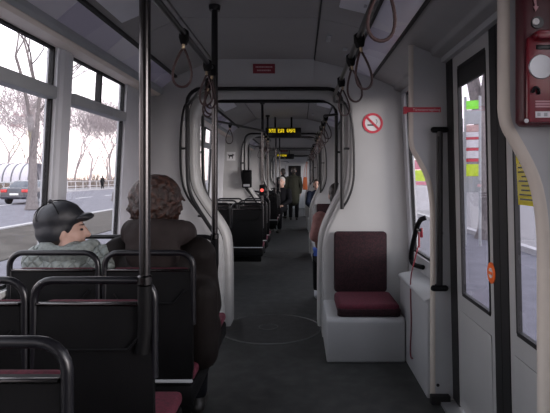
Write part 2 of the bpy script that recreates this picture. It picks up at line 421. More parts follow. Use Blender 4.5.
def window(n, a, b, side, split):
    x = XL-.03 if side < 0 else XR+.03; z0 = SILL if side < 0 else SILL-.1
    r = sthing('window_%d' % n, (x, (a+b)/2, z0)); TR = 1.80
    def L(m): return lean_mb(m, side)
    t = .017
    for nm, bx in (('frame', (a, a+t, z0, WTOP)), ('frame', (b-t, b, z0, WTOP)), ('frame', (a, b, z0, z0+t)), ('frame', (a, b, WTOP-t, WTOP))):
        L(MB().box(x-.012, x+.012, *bx)).build(nm, 'rubber', r)
    if side < 0:
        L(MB().box(x-.03, x+.045, a+t, b-t, TR-.03, TR+.035)).build('transom', 'frame_grey', r, bevel=.008)
        if split: L(MB().box(x-.018, x+.018, (a+b)/2-.012, (a+b)/2+.012, TR+.035, WTOP-t)).build('vent_bar', 'rubber', r)
        L(MB().box(x-.004, x+.004, a+t, b-t, TR+.035, WTOP-t)).build('upper_pane', 'glass', r)
        L(MB().box(x-.004, x+.004, a+t, b-t, z0+t, TR-.03)).build('pane', 'glass', r)
    else: L(MB().box(x-.004, x+.004, a+t, b-t, z0+t, WTOP-t)).build('pane', 'glass', r)
wn = 0
for i, (a, b) in enumerate(WL): wn += 1; window(wn, a, b, -1, i != 2)
for a, b in WR: wn += 1; window(wn, a, b, 1, False)
struct(MB().box(XL-.1, XR+.1, Y0-.06, Y0, -.1, 2.5).build('wall_rear', 'lining_side'))
wf = struct(MB().box(XL-.1, XR+.1, Y1, Y1+.06, -.1, 2.5).build('wall_front', 'lining_side'))
MB().box(-.62, .16, Y1-.03, Y1, 0, 2.05).build('cab_door', 'frame_grey', wf, bevel=.01)
MB().box(-.5, .04, Y1-.04, Y1-.02, .95, 1.85).build('cab_door_pane', 'black_gloss', wf)

# ---- portals at the joints
def opening(k=0.):
    L = smooth_path([(-.66+k, 0, 0), (-.66+k, 0, .74), (-.71+k, 0, .90), (-.86+k, 0, 1.10), (-.965+k, 0, 1.27), (-.98+k, 0, 1.48)], 2)
    R = smooth_path([(.42-k, 0, 1.48), (.405-k, 0, 1.27), (.30-k, 0, 1.07), (.215-k, 0, .88), (.19-k, 0, .72), (.19-k, 0, 0)], 2)
    tl_ = arc((-.98+k+.22, 2.13-k-.22), .22, 180, 90, 6); tr2 = arc((.42-k-.22, 2.13-k-.22), .22, 90, 0, 6)
    return [(p.x, p.z) for p in L]+tl_+tr2+[(p.x, p.z) for p in R]
def ring(y0, y1, k, outer=True):
    O = opening(k); O2 = opening(k-.03); n = len(O); mb = MB()
    def proj(p):
        x, z = p
        if z >= 1.9 and -.9 < x < .34: return (x, 2.36)
        if x < -.25: return (XL+.01 if z < 1.5 else XL+.06, z if z < 1.9 else 2.36)
        return (XR-.005 if z < 1.9 else .93, z if z < 1.9 else 2.36)
    Q = [proj(p) for p in O]
    e = .022; secs = []
    def row(pts, y): return [(x, y, z) for x, z in pts]
    rows = []
    if outer: rows.append(row(Q, y0))
    rows += [row(O2, y0), row([((a[0]*.4+b[0]*.6), (a[1]*.4+b[1]*.6)) for a, b in zip(O2, O)], y0+.004), row(O, y0+e), row(O, y1-e),
             row([((a[0]*.4+b[0]*.6), (a[1]*.4+b[1]*.6)) for a, b in zip(O2, O)], y1-.004), row(O2, y1)]
    if outer: rows.append(row(Q, y1))
    for i in range(len(rows)-1):
        o = len(mb.v)
        mb.v += rows[i]+rows[i+1]
        mb.f += [(o+k_, o+k_+1, o+n+k_+1, o+n+k_) for k_ in range(n-1)]
    return mb
def clean(o):
    bm = bmesh.new(); bm.from_mesh(o.data); bmesh.ops.remove_doubles(bm, verts=bm.verts, dist=1e-5); bmesh.ops.recalc_face_normals(bm, faces=bm.faces)
    for f in bm.faces: f.smooth = True
    bm.to_mesh(o.data); bm.free()
    try: o.data.set_sharp_from_angle(angle=math.radians(50))
    except Exception: pass
    return o
for i, (a, b) in enumerate(PORT):
    w = struct(clean(ring(a, a+.20, 0).build('wall_portal_%d' % (i+1), 'lining')))
    clean(ring(a+.32, b, .028).build('rear_ring', 'lining', w))
    O = opening(-.02); n = len(O); mb = MB(); rows = []
    for j in range(9):
        y = a+.17+.018*j; kk = opening(-.02-(.02 if j % 2 else 0)); rows.append([(x, y, z) for x, z in kk])
    for p, q in zip(rows[:-1], rows[1:]):
        o = len(mb.v); mb.v += p+q; mb.f += [(o+k_, o+k_+1, o+n+k_+1, o+n+k_) for k_ in range(n-1)]
    clean(mb.build('bellows', 'bellows', w))
    # sloping header piece between ceiling and portal
    MB().prism([(a-.035, 2.36), (a-.03, 2.34), (a-.002, 2.16), (a, 2.36)], -.72, .12, 'x').build('header_slope', 'lining', w)

# ---- doorway on the right with two leaves and two draught screens
def dlean(mb):
    mb.v = [(x+.028-.022*z, y, z) for x, y, z in mb.v]; return mb
def leaf(n, y0, y1, gl0, gl1):
    r = sthing('door_%d' % n, (.92, (y0+y1)/2, 0))
    x0, x1 = .905, .918; z0, z1, g0, g1 = .03, 2.055, .70, 1.97
    for bx in ((y0, gl0, z0, z1), (gl1, y1, z0, z1), (gl0, gl1, z0, g0), (gl0, gl1, g1, z1)):
        dlean(MB().box(x0, x1, *bx)).build('leaf_frame', 'lining', r)
    for bx in ((gl0-.006, gl0+.008, g0, g1), (gl1-.008, gl1+.006, g0, g1), (gl0, gl1, g0-.010, g0+.010), (gl0, gl1, g1-.012, g1+.012)):
        dlean(MB().box(x0-.004, x1+.004, *bx)).build('glazing_seal', 'rubber', r)
    dlean(MB().box(.906, .912, gl0, gl1, g0, g1)).build('pane', 'glass_dark', r)
    dlean(MB().box(x0-.001, x1+.001, gl0, gl1, 1.865, g1)).build('top_panel', 'rubber', r)
    # raised lower panel
    dlean(MB().box(x0-.006, x0, y0+.05, y1-.05, .10, g0-.10)).build('kick_panel', 'lining', r, bevel=.004)
    return r
d1 = leaf(1, 2.44, 3.03, 2.50, 2.93); d2 = leaf(2, 1.72, 2.27, 1.80, 2.19)
dlean(MB().box(.90, .95, 3.03, 3.19, .02, 2.06)).build('edge_seal', 'rubber', d1)
dlean(MB().box(.90, .95, 2.36, 2.44, .02, 2.06)).build('edge_seal', 'rubber', d1)
dlean(MB().box(.90, .95, 2.27, 2.355, .02, 2.06)).build('edge_seal', 'rubber', d2)
MB().box(.84, .95, 1.72, 3.13, 0, .018).build('door_sill', 'alu', d1)
def screen(n, y, t, nm):
    up, lo = .68, .812
    S1 = smooth_path([(up, 0, 1.66), (up, 0, 1.545), (.722, 0, 1.475), (.778, 0, 1.37), (.802, 0, 1.27), (lo, 0, 1.15), (lo, 0, 1.0)], 2)
    prof = [(lo, .01)]+[(p.x, p.z) for p in S1[::-1]]+[(up, 2.16), (.95, 2.05), (.95, .01)]
    r = sthing('trim_%d' % n, (.85, y, 0))
    MB().prism(prof[::-1], y, y+t).build('screen_panel', 'lining_side', r)
    edge = [(x, y+t/2, z) for x, z in prof[:-2]]
    MB().tube(edge, t/2+.002, 10).build('screen_edge', 'beige_edge', r, smooth=True)
    return r
s_far = screen(3, 3.15, .036, 'far'); s_near = screen(4, 1.70, .046, 'near')
MB().box(.785, .90, 3.10, 3.15, 0, .05).build('foot', 'rubber', s_far, bevel=.005)
MB().lathe([(.010, -.003), (.010, 0)], (.835, 3.149, .10), 12, 'y').build('screw', 'black_gloss', s_far)
MB().lathe([(.006, -.003), (.006, 0)], (.862, 3.149, 1.02), 12, 'y').build('screw', 'black_gloss', s_far)

# ------------------------------------------------------------------ seats
def make_seat():
    t = thing('passenger_seat', 'x', 'seat', (0,0,0))
    hw = .205
    # back shell: black, slightly hollowed towards the rear
    secs = []
    for z, yy, h in ((.44, .01, .190), (.50, -.004, .198), (.70, -.012, .198), (.90, -.004, .198), (.945, .0, .194)):
        secs.append([(x, yy+.02*(abs(x)/hw)**3 if False else yy+(.012*(abs(x)/hw)**2), z) for x in [h*(-1+2*i/8) for i in range(9)]] +
                    [(x, yy+.035, z) for x in [h*(1-2*i/8) for i in range(9)]])
    sh = MB().loft(secs).build('back_shell', 'black_plastic', t, smooth=True)
    MB().tube([(-.15, -.012, .84), (-.12, -.016, .80), (.12, -.016, .80), (.17, -.01, .86)], .005, 6).build('shell_rib', 'black_plastic', sh, smooth=True)
    MB().box(-.185, .185, -.004, .012, .938, .948).build('edge_highlight', 'steel', sh, bevel=.003)  # steel strip standing in for the highlight along the shell's top
    # upholstered front
    MB().prism(rrect(-.185, .185, .50, .946, .03), .035, .070).build('back_pad', 'upholstery_cushion', t, bevel=.012)
    # handle loop
    pth = [(-.198, .012, .70), (-.198, .012, .95)]+[(x, .012, z) for x, z in arc((-.138, .96), .06, 180, 90, 5)]+[(x, .012, z) for x, z in arc((.138, .96), .06, 90, 0, 5)]+[(.198, .012, .95), (.198, .012, .70)]
    MB().tube(pth, .013, 10).build('handle', 'black_gloss', t, smooth=True)
    # seat pan and cushion
    MB().box(-.20, .20, .0, .43, .33, .43).build('seat_pan', 'black_plastic', t, bevel=.02)
    MB().box(-.20, .20, -.012, .0, .445, .458).build('pan_edge', 'frame_grey', t, bevel=.003)
    MB().box(-.195, .195, .05, .45, .425, .48).build('cushion', 'upholstery_cushion', t, bevel=.022, seg=3)
    MB().box(-.2, .17, .10, .18, .25, .34).build('bracket', 'black_plastic', t, bevel=.01)
    return t
SEATX = (-.678, -1.104)
proto = make_seat(); first = True
rows = [(1.06, 'leftmost foreground row'), (1.70, 'x'), (2.32, 'x'), (2.95, 'x'), (6.7, ''), (7.45, ''), (8.15, ''), (11.0, ''), (11.75, ''), (12.5, ''), (15.3, ''), (16.1, '')]
lab = {(0,0): 'black seat nearest the camera in the bottom left corner, aisle side', (0,1): 'black seat nearest the camera beside the window, at the left frame edge',
       (1,0): 'black seat with red pad top behind the brown-haired passenger, holding the nearest pole', (1,1): 'black seat behind the woman in the cap, cut by the left frame edge',
       (2,0): 'black seat that the passenger in the brown hooded jacket sits on', (2,1): 'black window seat that the woman in the black cap sits on',
       (3,0): 'empty seat ahead of the hooded passenger, its red cushion showing by the aisle', (3,1): 'empty window seat ahead of the woman in the cap, black handle showing',
       (4,0): 'first dark seat by the aisle behind the first portal', (4,1): 'first dark window seat behind the first portal',
       (5,0): 'second dark seat by the aisle behind the first portal', (5,1): 'second dark window seat behind the first portal, handle just showing',
       (6,0): 'third dark seat by the aisle behind the first portal', (6,1): 'third dark window seat behind the first portal'}
SEATS = {}
for i, (y, _) in enumerate(rows):
    for j, x in enumerate(SEATX):
        g = 'black double seats along the left windows' if i < 7 else 'far seats on the left'
        l_ = lab.get((i, j), '%s far dark %s seat on the left beyond the second portal' % (ORD[i-7], ('aisle', 'window')[j]))
        if first: o = proto; o.location = (x, y, 0); tag(o, l_, None, g); first = False
        else: o = dup(proto, (x, y, 0), 0, l_, g)
        o.rotation_euler = (0, 0, 0); SEATS[(i, j)] = o
def portal_bench(yb, face, label, group):
    """moulded bench box built against a portal, right of the aisle. face -1: faces the camera"""
    s = face; t = thing('portal_seat', label, 'seat', (.48, yb, 0), group)
    def Yv(d): return yb+s*d
    pts = [(0, 0), (.60, 0), (.585, .30), (.565, .325), (0, .325)]
    P = [(Yv(d), z) for d, z in pts]
    pl = MB().prism(P if s > 0 else P[::-1], .195, .775, 'x').build('plinth', 'lining_side', t, bevel=.02, seg=3)
    ya, yb2 = sorted((Yv(.02), Yv(.075)))
    MB().prism(rrect(.285, .725, .40, .905, .03), ya, yb2).build('backrest', 'upholstery', t, bevel=.014)
    ya, yb2 = sorted((Yv(.08), Yv(.56)))
    MB().prism(rrect(.28, .745, ya, yb2, .05), .325, .415, 'z').build('cushion', 'upholstery_cushion', t, bevel=.03, seg=3)
    ya, yb2 = sorted((Yv(.50), Yv(.567)))
    MB().prism(rrect(.277, .748, ya, yb2, .03), .327, .385, 'z').build('cushion_front', 'upholstery', t, bevel=.012)
    return t
portal_bench(4.40, -1, 'empty dark red seat on a grey plinth below the no smoking sign', 'portal seats')
portal_bench(5.0, 1, 'seat behind the first portal that the pink-sleeved passenger sits on', 'portal seats')
for k, (a, b) in enumerate(PORT[1:]):
    portal_bench(a, -1, ['dark red seat facing the camera at the second portal on the right', 'dark red seat facing the camera at the third portal on the right', 'dark red seat at the farthest portal on the right'][k], 'portal seats')

# ------------------------------------------------------------------ poles, rails, hoops, straps
RZ = 1.965; LX, RX = -.49, .255
def pole(x, y, z0, z1, label, r=.0175, dark_to=None):
    t = thing('grab_pole', label, 'pole', (x, y, z0), 'vertical grab poles')
    zm = dark_to if dark_to else z1-.3
    MB().tube([(x, y, z0), (x, y, zm)], r, 14).build('steel_tube', 'steel', t, smooth=True)
    MB().tube([(x, y, zm), (x, y, z1)], r+.001, 14).build('black_sleeve', 'black_tube', t, smooth=True)
    MB().lathe([(.03, z1-.03), (.034, z1-.012), (.034, z1)], (x, y, 0), 16).build('ceiling_flange', 'black_tube', t, smooth=True)
    MB().lathe([(.019, z0+.02), (.024, z0+.025), (.024, z0+.05), (.019, z0+.055)], (x, y, 0), 14).build('collar', 'steel', t, smooth=True)
    MB().tube([(x, y, z0+.02), (x, y, z0-.12), (x-.01, y, z0-.20)], .023, 10).build('seat_clamp', 'black_plastic', t, smooth=True)
    return t
ZC = 2.335
pole(-.507, 1.70, .985, ZC, 'tall dark grab pole rising from the nearest aisle seat, in front of the hooded passenger', r=.0185, dark_to=1.98)
pole(LX+.005, 2.955, .985, ZC, 'grab pole before the first portal, with hanging straps bunched at its top', dark_to=1.80)
pole(LX, 6.77, .985, ZC, 'grab pole behind the first portal carrying the red-lit stop button', r=.016, dark_to=1.95)
pole(LX-.02, 8.2, .985, ZC, 'second grab pole behind the first portal', r=.016, dark_to=1.95)
pole(LX-.02, 11.0, .985, ZC, 'thin far grab pole behind the second portal', r=.016, dark_to=1.95)
pole(LX, 12.5, .985, ZC, 'second thin far grab pole behind the second portal', r=.016, dark_to=1.95)

def rail(path, label, nm='overhead_rail'):
    t = thing(nm, label, 'handrail', tuple(path[0]), 'overhead rails')
    MB().tube(path, .013, 12).build('rail_tube', 'black_tube', t, smooth=True)
    # hangers up to the ceiling lining
    return t
def hangers(t, pts, ztop):
    for (x, y, zt) in pts:
        MB().tube([(x, y, RZ), (x, y, zt)], .010, 8).build('rail_hanger', 'black_tube', t, smooth=True)
r1 = rail([(LX, Y0, RZ), (LX, 2.955, RZ)]+list(smooth_path([(LX, 2.955, RZ), (LX, 3.06, RZ), (-.53, 3.16, RZ), (-.94, 4.36, RZ), (-.95, 4.40, RZ)], 2))[1:], 'dark overhead rail on the left of the aisle ending at the first portal')
hangers(r1, [(LX, .2, 2.35), (LX, -1.8, 2.35)], 0)
r2 = rail([(RX, Y0, RZ), (RX, 3.9, RZ), (RX+.02, 4.15, RZ), (.36, 4.37, RZ+.02)], 'dark overhead rail on the right of the aisle before the first portal')
hangers(r2, [(RX, .3, 2.32), (RX, -1.8, 2.32)], 0)
for k, (a, b) in enumerate(MOD[1:]):
    far = ['behind the first portal', 'behind the second portal', 'behind the third portal', 'behind the fourth portal'][k]
    y2 = b-.2
    rail([(-.95, a, RZ), (-.91, a+.62, RZ), (LX, a+1.77, RZ), (LX, y2, RZ)], 'overhead rail left of the aisle '+far)
    rail([(.36, a+.02, RZ), (RX, a+.12, RZ), (RX, y2, RZ), (.36, b-.01, RZ)], 'overhead rail right of the aisle '+far)

def hoop(y, label, dz=0):
    t = thing('grab_hoop', label, 'handrail', (-.94, y, .9), 'black portal hoops')
    L = smooth_path([(-.70, y, .86), (-.82, y, 1.04), (-.93, y, 1.22), (-.945, y, 1.42), (-.945, y, 1.85)], 2)
    a1 = [(x, y, z) for x, z in arc((-.945+.12, 2.10-.12+dz), .12, 180, 90, 5)]
    a2 = [(x, y, z) for x, z in arc((.352-.12, 2.10-.12+dz), .12, 90, 0, 5)]
    MB().tube(list(L)+a1+a2+[(.352, y, 1.5), (.352, y, 1.09)], .0165, 10).build('hoop_tube', 'black_tube', t, smooth=True)
    for (x, z) in ((-.945, 1.6), (-.80, 1.03), (.352, 1.6)):
        s = -1 if x < 0 else 1
        MB().tube([(x, y, z), (x+s*.06, y+(.045 if y < PORTY(y)[0] else -.045), z)], .010, 8).build('hoop_bracket', 'black_tube', t, smooth=True)
    return t
def PORTY(y): return min(PORT, key=lambda p: abs((p[0]+p[1])/2-y))
for k, (a, b) in enumerate(PORT):
    o_ = ['first', 'second', 'third', 'fourth'][k]
    hoop(a-.045, 'black tube hoop framing the near side of the %s portal' % o_)
    hoop(b+.05, 'black tube hoop framing the far side of the %s portal' % o_, -.005)
    # bowed handle on the bulkhead right
    y = a-.03
    t = thing('bow_handle', 'bowed black handle on the bulkhead edge right of the %s portal' % o_, 'handle', (.44, y, 1.1), 'bowed portal handles')
    MB().tube(smooth_path([(.355, y, 2.00), (.40, y, 1.96), (.445, y, 1.80), (.455, y, 1.5), (.45, y, 1.3), (.40, y, 1.16), (.355, y, 1.10)], 2), .010, 8).build('bow_tube', 'black_tube', t, smooth=True)
    t = thing('bow_handle', 'bowed black handle on the bulkhead edge left of the %s portal' % o_, 'handle', (-1.0, y, 1.1), 'bowed portal handles')
    MB().tube(smooth_path([(-.945, y, 2.00), (-.985, y, 1.92), (-1.005, y, 1.7), (-1.005, y, 1.4), (-.97, y, 1.22), (-.84, y, 1.05)], 2), .010, 8).build('bow_tube', 'black_tube', t, smooth=True)

def make_strap():
    t = thing('hanging_strap', 'x', 'strap', (0, 0, 0))
    MB().prism([(-.020, .014), (-.023, -.020), (-.013, -.050), (.013, -.050), (.023, -.020), (.020, .014), (0, .025)][::-1], -.018, .018).build('clamp', 'black_plastic', t, bevel=.004)
    MB().capsule((0, -.006, -.050), .008, (0, -.006, -.066), .008, 8).build('rivet', 'brass', t, smooth=True)
    pts = []
    for i in range(28):
        a = 2*PI*i/28; q = .5-.5*math.cos(a)           # q 0 at top, 1 at bottom
        pts.append((.052*math.sin(a)*(.18+.82*q**.8)*1.15, 0, -.065-.185*q))
    MB().tube(pts, .0058, 8, closed=True).build('loop', 'strap', t, smooth=True)
    return t
sp0 = make_strap(); sfirst = True
straps = [(LX, 2.2, 'hanging strap nearest the camera on the left rail', .1),
          (LX, 2.76, 'hanging strap on the left rail just before the second pole', -.35), (LX, 2.88, 'twisted strap bunched against the second pole on the left', .9), (-.53, 3.15, 'strap behind the second pole on the bent left rail', .25),
          (-.575, 3.28, 'strap farthest along the bent left rail before the first portal', -.5),
          (RX-.01, 1.46, 'large near hanging strap at the top right of the aisle', .12), (RX, 2.25, 'second hanging strap from the camera on the right rail', .35), (RX, 2.63, 'third hanging strap from the camera on the right rail', .3), (RX, 3.23, 'fourth hanging strap on the right rail, nearest the portal', .5),
          (-.80, 5.95, 'lone strap on the diagonal rail beside the dog sign', .1)]
straps += [(RX, y, ORD[k]+' strap in the row on the right rail behind the first portal', .4) for k, y in enumerate((5.2, 5.77, 6.3, 7.1, 7.8, 8.3))]
straps += [(LX, y, ORD[k]+' strap on the left rail behind the pole with the red light', .2) for k, y in enumerate((7.05, 7.5, 8.0))]
straps += [(-.80, 10.45, 'nearer strap on the diagonal rail beyond the second portal on the left', .2), (-.70, 10.7, 'farther strap on the diagonal rail beyond the second portal on the left', -.4)]
straps += [(RX, y, ORD[k]+' far strap on the right rail behind the second portal', .4) for k, y in enumerate((9.9, 10.6, 11.3, 12.0))]
for x, y, l_, rz in straps:
    if sfirst: o = sp0; o.location = (x, y, RZ); o.rotation_euler = (0, 0, rz); tag(o, l_, None, 'hanging straps'); sfirst = False
    else: o = dup(sp0, (x, y, RZ), rz, l_, 'hanging straps')
    o.rotation_euler = (0, .10 if abs(y-1.46) < .01 else (-.14 if x > 0 else .05), rz); o.scale = (.9,)*3

# vertical handle on the far screen
t = thing('door_handle_bar', 'black vertical grab bar with hooked ends on the grey screen beside the door', 'handle', (.835, 3.10, .68))
hx, hy = .828, 3.085
MB().tube([(hx, hy, .72), (hx, hy, 1.63)], .0185, 12).build('bar', 'black_tube', t, smooth=True)
MB().tube([(hx-.012, hy-.014, .80), (hx-.012, hy-.014, 1.60)], .004, 6).build('bar_stripe', 'steel', t, smooth=True)
for z in (.70, 1.64):
    MB().capsule((hx-.035, hy, z), .018, (hx+.035, hy, z), .018, 10).build('mount', 'black_plastic', t, smooth=True)
    MB().capsule((hx, hy, z), .016, (hx, 3.14, z), .016, 10).build('standoff', 'black_plastic', t, smooth=True)
# curved handle, hammer and cord at the small right window
t = thing('curved_handle', 'black curved handle at the small window beside the portal seat', 'handle', (.86, 3.95, .7))
MB().tube(smooth_path([(.90, 3.72, 1.07), (.855, 3.74, 1.05), (.84, 3.84, .90), (.835, 3.93, .745), (.85, 3.90, .70), (.90, 3.80, .70)], 2), .018, 10).build('handle_tube', 'black_plastic', t, smooth=True)
t = thing('emergency_hammer', 'red emergency hammer hanging by the small window next to the grey screen', 'hammer', (.86, 3.70, .86))
MB().box(.852, .872, 3.68, 3.705, .93, 1.0).build('holder', 'red_plastic', t, bevel=.005)
MB().tube([(.845, 3.69, .97), (.845, 3.69, .86)], .008, 8).build('hammer_handle', 'red_plastic', t, smooth=True)
MB().tube([(.845, 3.66, .985), (.845, 3.72, .985)], .010, 8).build('hammer_head', 'steel', t, smooth=True)
cordp = smooth_path([(.84, 3.69, .87), (.815, 3.67, .80), (.772, 3.64, .66), (.771, 3.62, .5), (.771, 3.60, .3), (.770, 3.64, .14), (.770, 3.60, .10), (.770, 3.56, .12)], 2)
MB().tube(cordp, .0045, 6).build('cord', 'red_plastic', t, smooth=True)

# ------------------------------------------------------------------ signs and devices
t = thing('no_smoking_sign', 'round white sign with red ring and slash on the right bulkhead', 'sign', (.615, 4.397, 1.82))
c = (.615, 4.3985, 1.815)
MB().lathe([(.084, -.002), (.084, 0)], c, 32, 'y').build('disc', 'sign_white', t)
rp = [(c[0]+.075*math.cos(a*2*PI/32), c[1]-.003, c[2]+.075*math.sin(a*2*PI/32)) for a in range(32)]
mbx = MB()
for i in range(32):
    a0, a1 = i*2*PI/32, (i+1)*2*PI/32; o_ = []
    for rr, yy in ((.066, -.0045), (.086, -.0045)):
        o_ += [(c[0]+rr*math.cos(a0), c[1]+yy, c[2]+rr*math.sin(a0)), (c[0]+rr*math.cos(a1), c[1]+yy, c[2]+rr*math.sin(a1))]
    mbx.poly(o_, [(0, 1, 3, 2)])
mbx.build('ring', 'poster_red', t)
M_ = Matrix.Translation(c) @ Matrix.Rotation(math.radians(45), 4, 'Y')
MB().box(-.07, .07, -.0055, -.003, -.009, .009).xf(M_).build('slash', 'poster_red', t)
MB().box(c[0]-.045, c[0]+.03, c[1]-.003, c[1]-.002, c[2]-.022, c[2]-.010).build('cigarette', 'ink_black', t)
MB().tube(smooth_path([(c[0]+.03, c[1]-.0025, c[2]-.005), (c[0]+.04, c[1]-.0025, c[2]+.015), (c[0]+.025, c[1]-.0025, c[2]+.035)], 2), .002, 5).build('smoke', 'ink_black', t)

t = thing('dog_sign', 'small white square sign with a black dog on the second portal bulkhead', 'sign', (-1.18, 8.895, 1.72))
cx, cy, cz = -1.18, 8.897, 1.715
MB().box(cx-.075, cx+.075, cy-.003, cy+.002, cz-.075, cz+.075).build('plate', 'sign_white', t)
dog = [(-.050, .020), (-.058, .032), (-.050, .034), (-.030, .024), (.018, .026), (.028, .044), (.036, .034), (.056, .026), (.052, .014), (.036, .012), (.030, -.002), (.032, -.040), (.020, -.040), (.016, -.008), (-.016, -.006), (-.026, -.040), (-.038, -.040), (-.034, .0)]
MB().prism([(cx+x, cz+z) for x, z in dog][::-1], cy-.006, cy-.003).build('dog', 'ink_black', t)

t = thing('ceiling_notice', 'small dark red notice with two lines on the header above the first portal', 'sign', (-.30, 4.3, 2.25))
q = MB().box(-.093, .093, -.003, 0, -.040, .040)
Mn = Matrix.Translation((-.303, 4.378, 2.272)) @ Matrix.Rotation(math.radians(9), 4, 'X')
q.xf(Mn).build('plate', 'sign_red', t)
for z, w in ((.014, .070), (-.014, .058)):
    b = MB(); random.seed(3); x = -w
    while x < w:
        l_ = random.uniform(.006, .016); b.box(x, min(x+l_, w), -.0045, -.003, z-.006, z+.006); x += l_+.003
    b.xf(Mn).build('print_line', 'sign_ink', t)

t = thing('door_release_label', 'narrow red label across the top of the screen beside the door', 'sign', (.74, 3.147, 1.77))
MB().box(.648, .852, 3.1455, 3.1495, 1.752, 1.782).build('plate', 'poster_red', t)
text_mb('Türnotentriegelung', .021, Matrix.Translation((.765, 3.1445, 1.767)) @ FACE_CAM).build('lettering', 'ink_white', t)
MB().box(.632, .648, 3.1485, 3.19, 1.745, 1.787).build('end_wrap', 'poster_red', t)

def led(y, z, x0, x1, words, label):
    t = thing('destination_display', label, 'display', ((x0+x1)/2, y, z), 'ceiling displays')
    MB().box(x0, x1, y, y+.09, z-.085, z+.085).build('housing', 'black_gloss', t, bevel=.012)
    MB().box((x0+x1)/2-.15, (x0+x1)/2-.12, y+.03, y+.06, z+.08, 2.36).build('bracket', 'black_plastic', t)
    MB().box((x0+x1)/2+.12, (x0+x1)/2+.15, y+.03, y+.06, z+.08, 2.36).build('bracket', 'black_plastic', t)
    random.seed(5); x = x0+.03
    for n_ in words:
        for k in range(n_):
            b = MB(); w = .030
            for (i, j) in random.sample([(i, j) for i in range(4) for j in range(5)], 14):
                b.box(x+i*w/4, x+(i+.85)*w/4, y-.004, y-.001, z+.0+j*.0125, z+.0+(j+.9)*.0125)
            b.build('glyph', 'led_yellow', t); x += w+.006
        x += .035
    return t
led(8.55, 2.09, -.57, .02, (4, 3, 4), 'black ceiling display with three glowing yellow words behind the first portal')
led(17.55, 2.055, -.80, -.20, (4, 4), 'smaller far black display with one yellow line')
t = thing('ceiling_notice', 'tiny far dark red notice above the smaller far display', 'sign', (-.55, 17.7, 2.26))
Mn = Matrix.Translation((-.55, 17.878, 2.272)) @ Matrix.Rotation(math.radians(9), 4, 'X')
MB().box(-.13, .13, -.003, 0, -.045, .045).xf(Mn).build('plate', 'sign_red', t)
MB().box(-.09, .09, -.005, -.003, -.02, -.005).xf(Mn).build('print_line', 'sign_ink', t)

t = thing('stop_button', 'black stop button box with a red light on the pole behind the first portal', 'button', (LX, 6.74, 1.19))
MB().box(LX-.035, LX+.035, 6.70, 6.753, 1.12, 1.26).build('housing', 'black_plastic', t, bevel=.012)
MB().lathe([(.02, -.006), (.022, 0)], (LX, 6.70, 1.19), 16, 'y').build('lamp', 'led_red', t)

t = thing('ticket_punch', 'black ticket punch box on the left edge of the second portal', 'ticket machine', (-.90, 8.8, 1.2))
MB().prism([(8.74, 1.18), (8.87, 1.18), (8.87, 1.48), (8.76, 1.48), (8.72, 1.44)][::-1], -.975, -.82, 'x').build('housing', 'black_plastic', t, bevel=.012)
MB().box(-.95, -.845, 8.725, 8.74, 1.20, 1.24).build('slot', 'alu', t)

# red ticket validator on the near screen
t = thing('ticket_validator', 'tall dark red device with a round grey button on the near door screen', 'ticket machine', (.80, 1.66, 1.53))
vx0, vx1, vy, vz0, vz1 = .700, .90, 1.62, 1.522, 2.02
MB().prism(rrect(vx0, vx1, vz0, vz1, .02), vy+.012, 1.699).build('housing', 'dark_red', t, bevel=.01)
MB().prism(rrect(vx0+.008, vx1-.008, vz0+.008, 1.80, .014), vy, vy+.014).build('front_plate', 'red_plastic', t, bevel=.006)
MB().lathe([(.0365, -.004), (.0385, 0), (.0385, .003)], (.750, vy-.001, 1.703), 30, 'y').build('button', 'alu', t)
MB().box(.735, .80, vy-.003, vy+.004, 1.757, 1.772).build('ticket_slot', 'black_gloss', t, bevel=.003)
MB().prism(rrect(.725, .90, 1.785, 1.812, .012), vy-.03, vy+.012).build('ledge', 'red_plastic', t, bevel=.006)
for x, z, r in ((.738, 1.846, .0095), (.798, 1.876, .006)):
    MB().lathe([(r, -.006), (r*1.25, 0)], (x, vy+.008, z), 14, 'y').build('lamp', 'sign_white', t)
    MB().lathe([(r*2.0, -.002), (r*2.1, .006)], (x+.006, vy+.0085, z-.002), 16, 'y').build('lamp_surround', 'black_gloss', t)
MB().prism([(.728, 1.93), (.736, 1.935), (.741, 1.895), (.747, 1.893), (.737, 1.878), (.730, 1.894), (.735, 1.896)][::-1], vy+.006, vy+.010).build('arrow', 'sign_ink', t)
for k in range(3): MB().box(.733, .90, vy-.002, vy+.001, 1.593-k*.008, 1.597-k*.008+.001).build('print_line', 'sign_ink', t)
MB().box(.733, .80, vy-.0025, vy+.001, 1.545, 1.564).build('ticket_strip', 'poster_white', t)
for k in range(3): MB().box(.738+k*.021, .748+k*.021, vy-.0035, vy-.002, 1.549, 1.560).build('ticket_mark', 'frame_grey', t)
MB().lathe([(.0065, -.003), (.007, .0)], (.705, vy, 1.535), 14, 'y').build('screw', 'pale_metal', t)
MB().tube(smooth_path([(.722, vy-.004, 1.622), (.726, vy-.012, 1.64), (.738, vy-.012, 1.632), (.742, vy-.004, 1.618)], 2), .005, 6).build('latch', 'black_gloss', t)

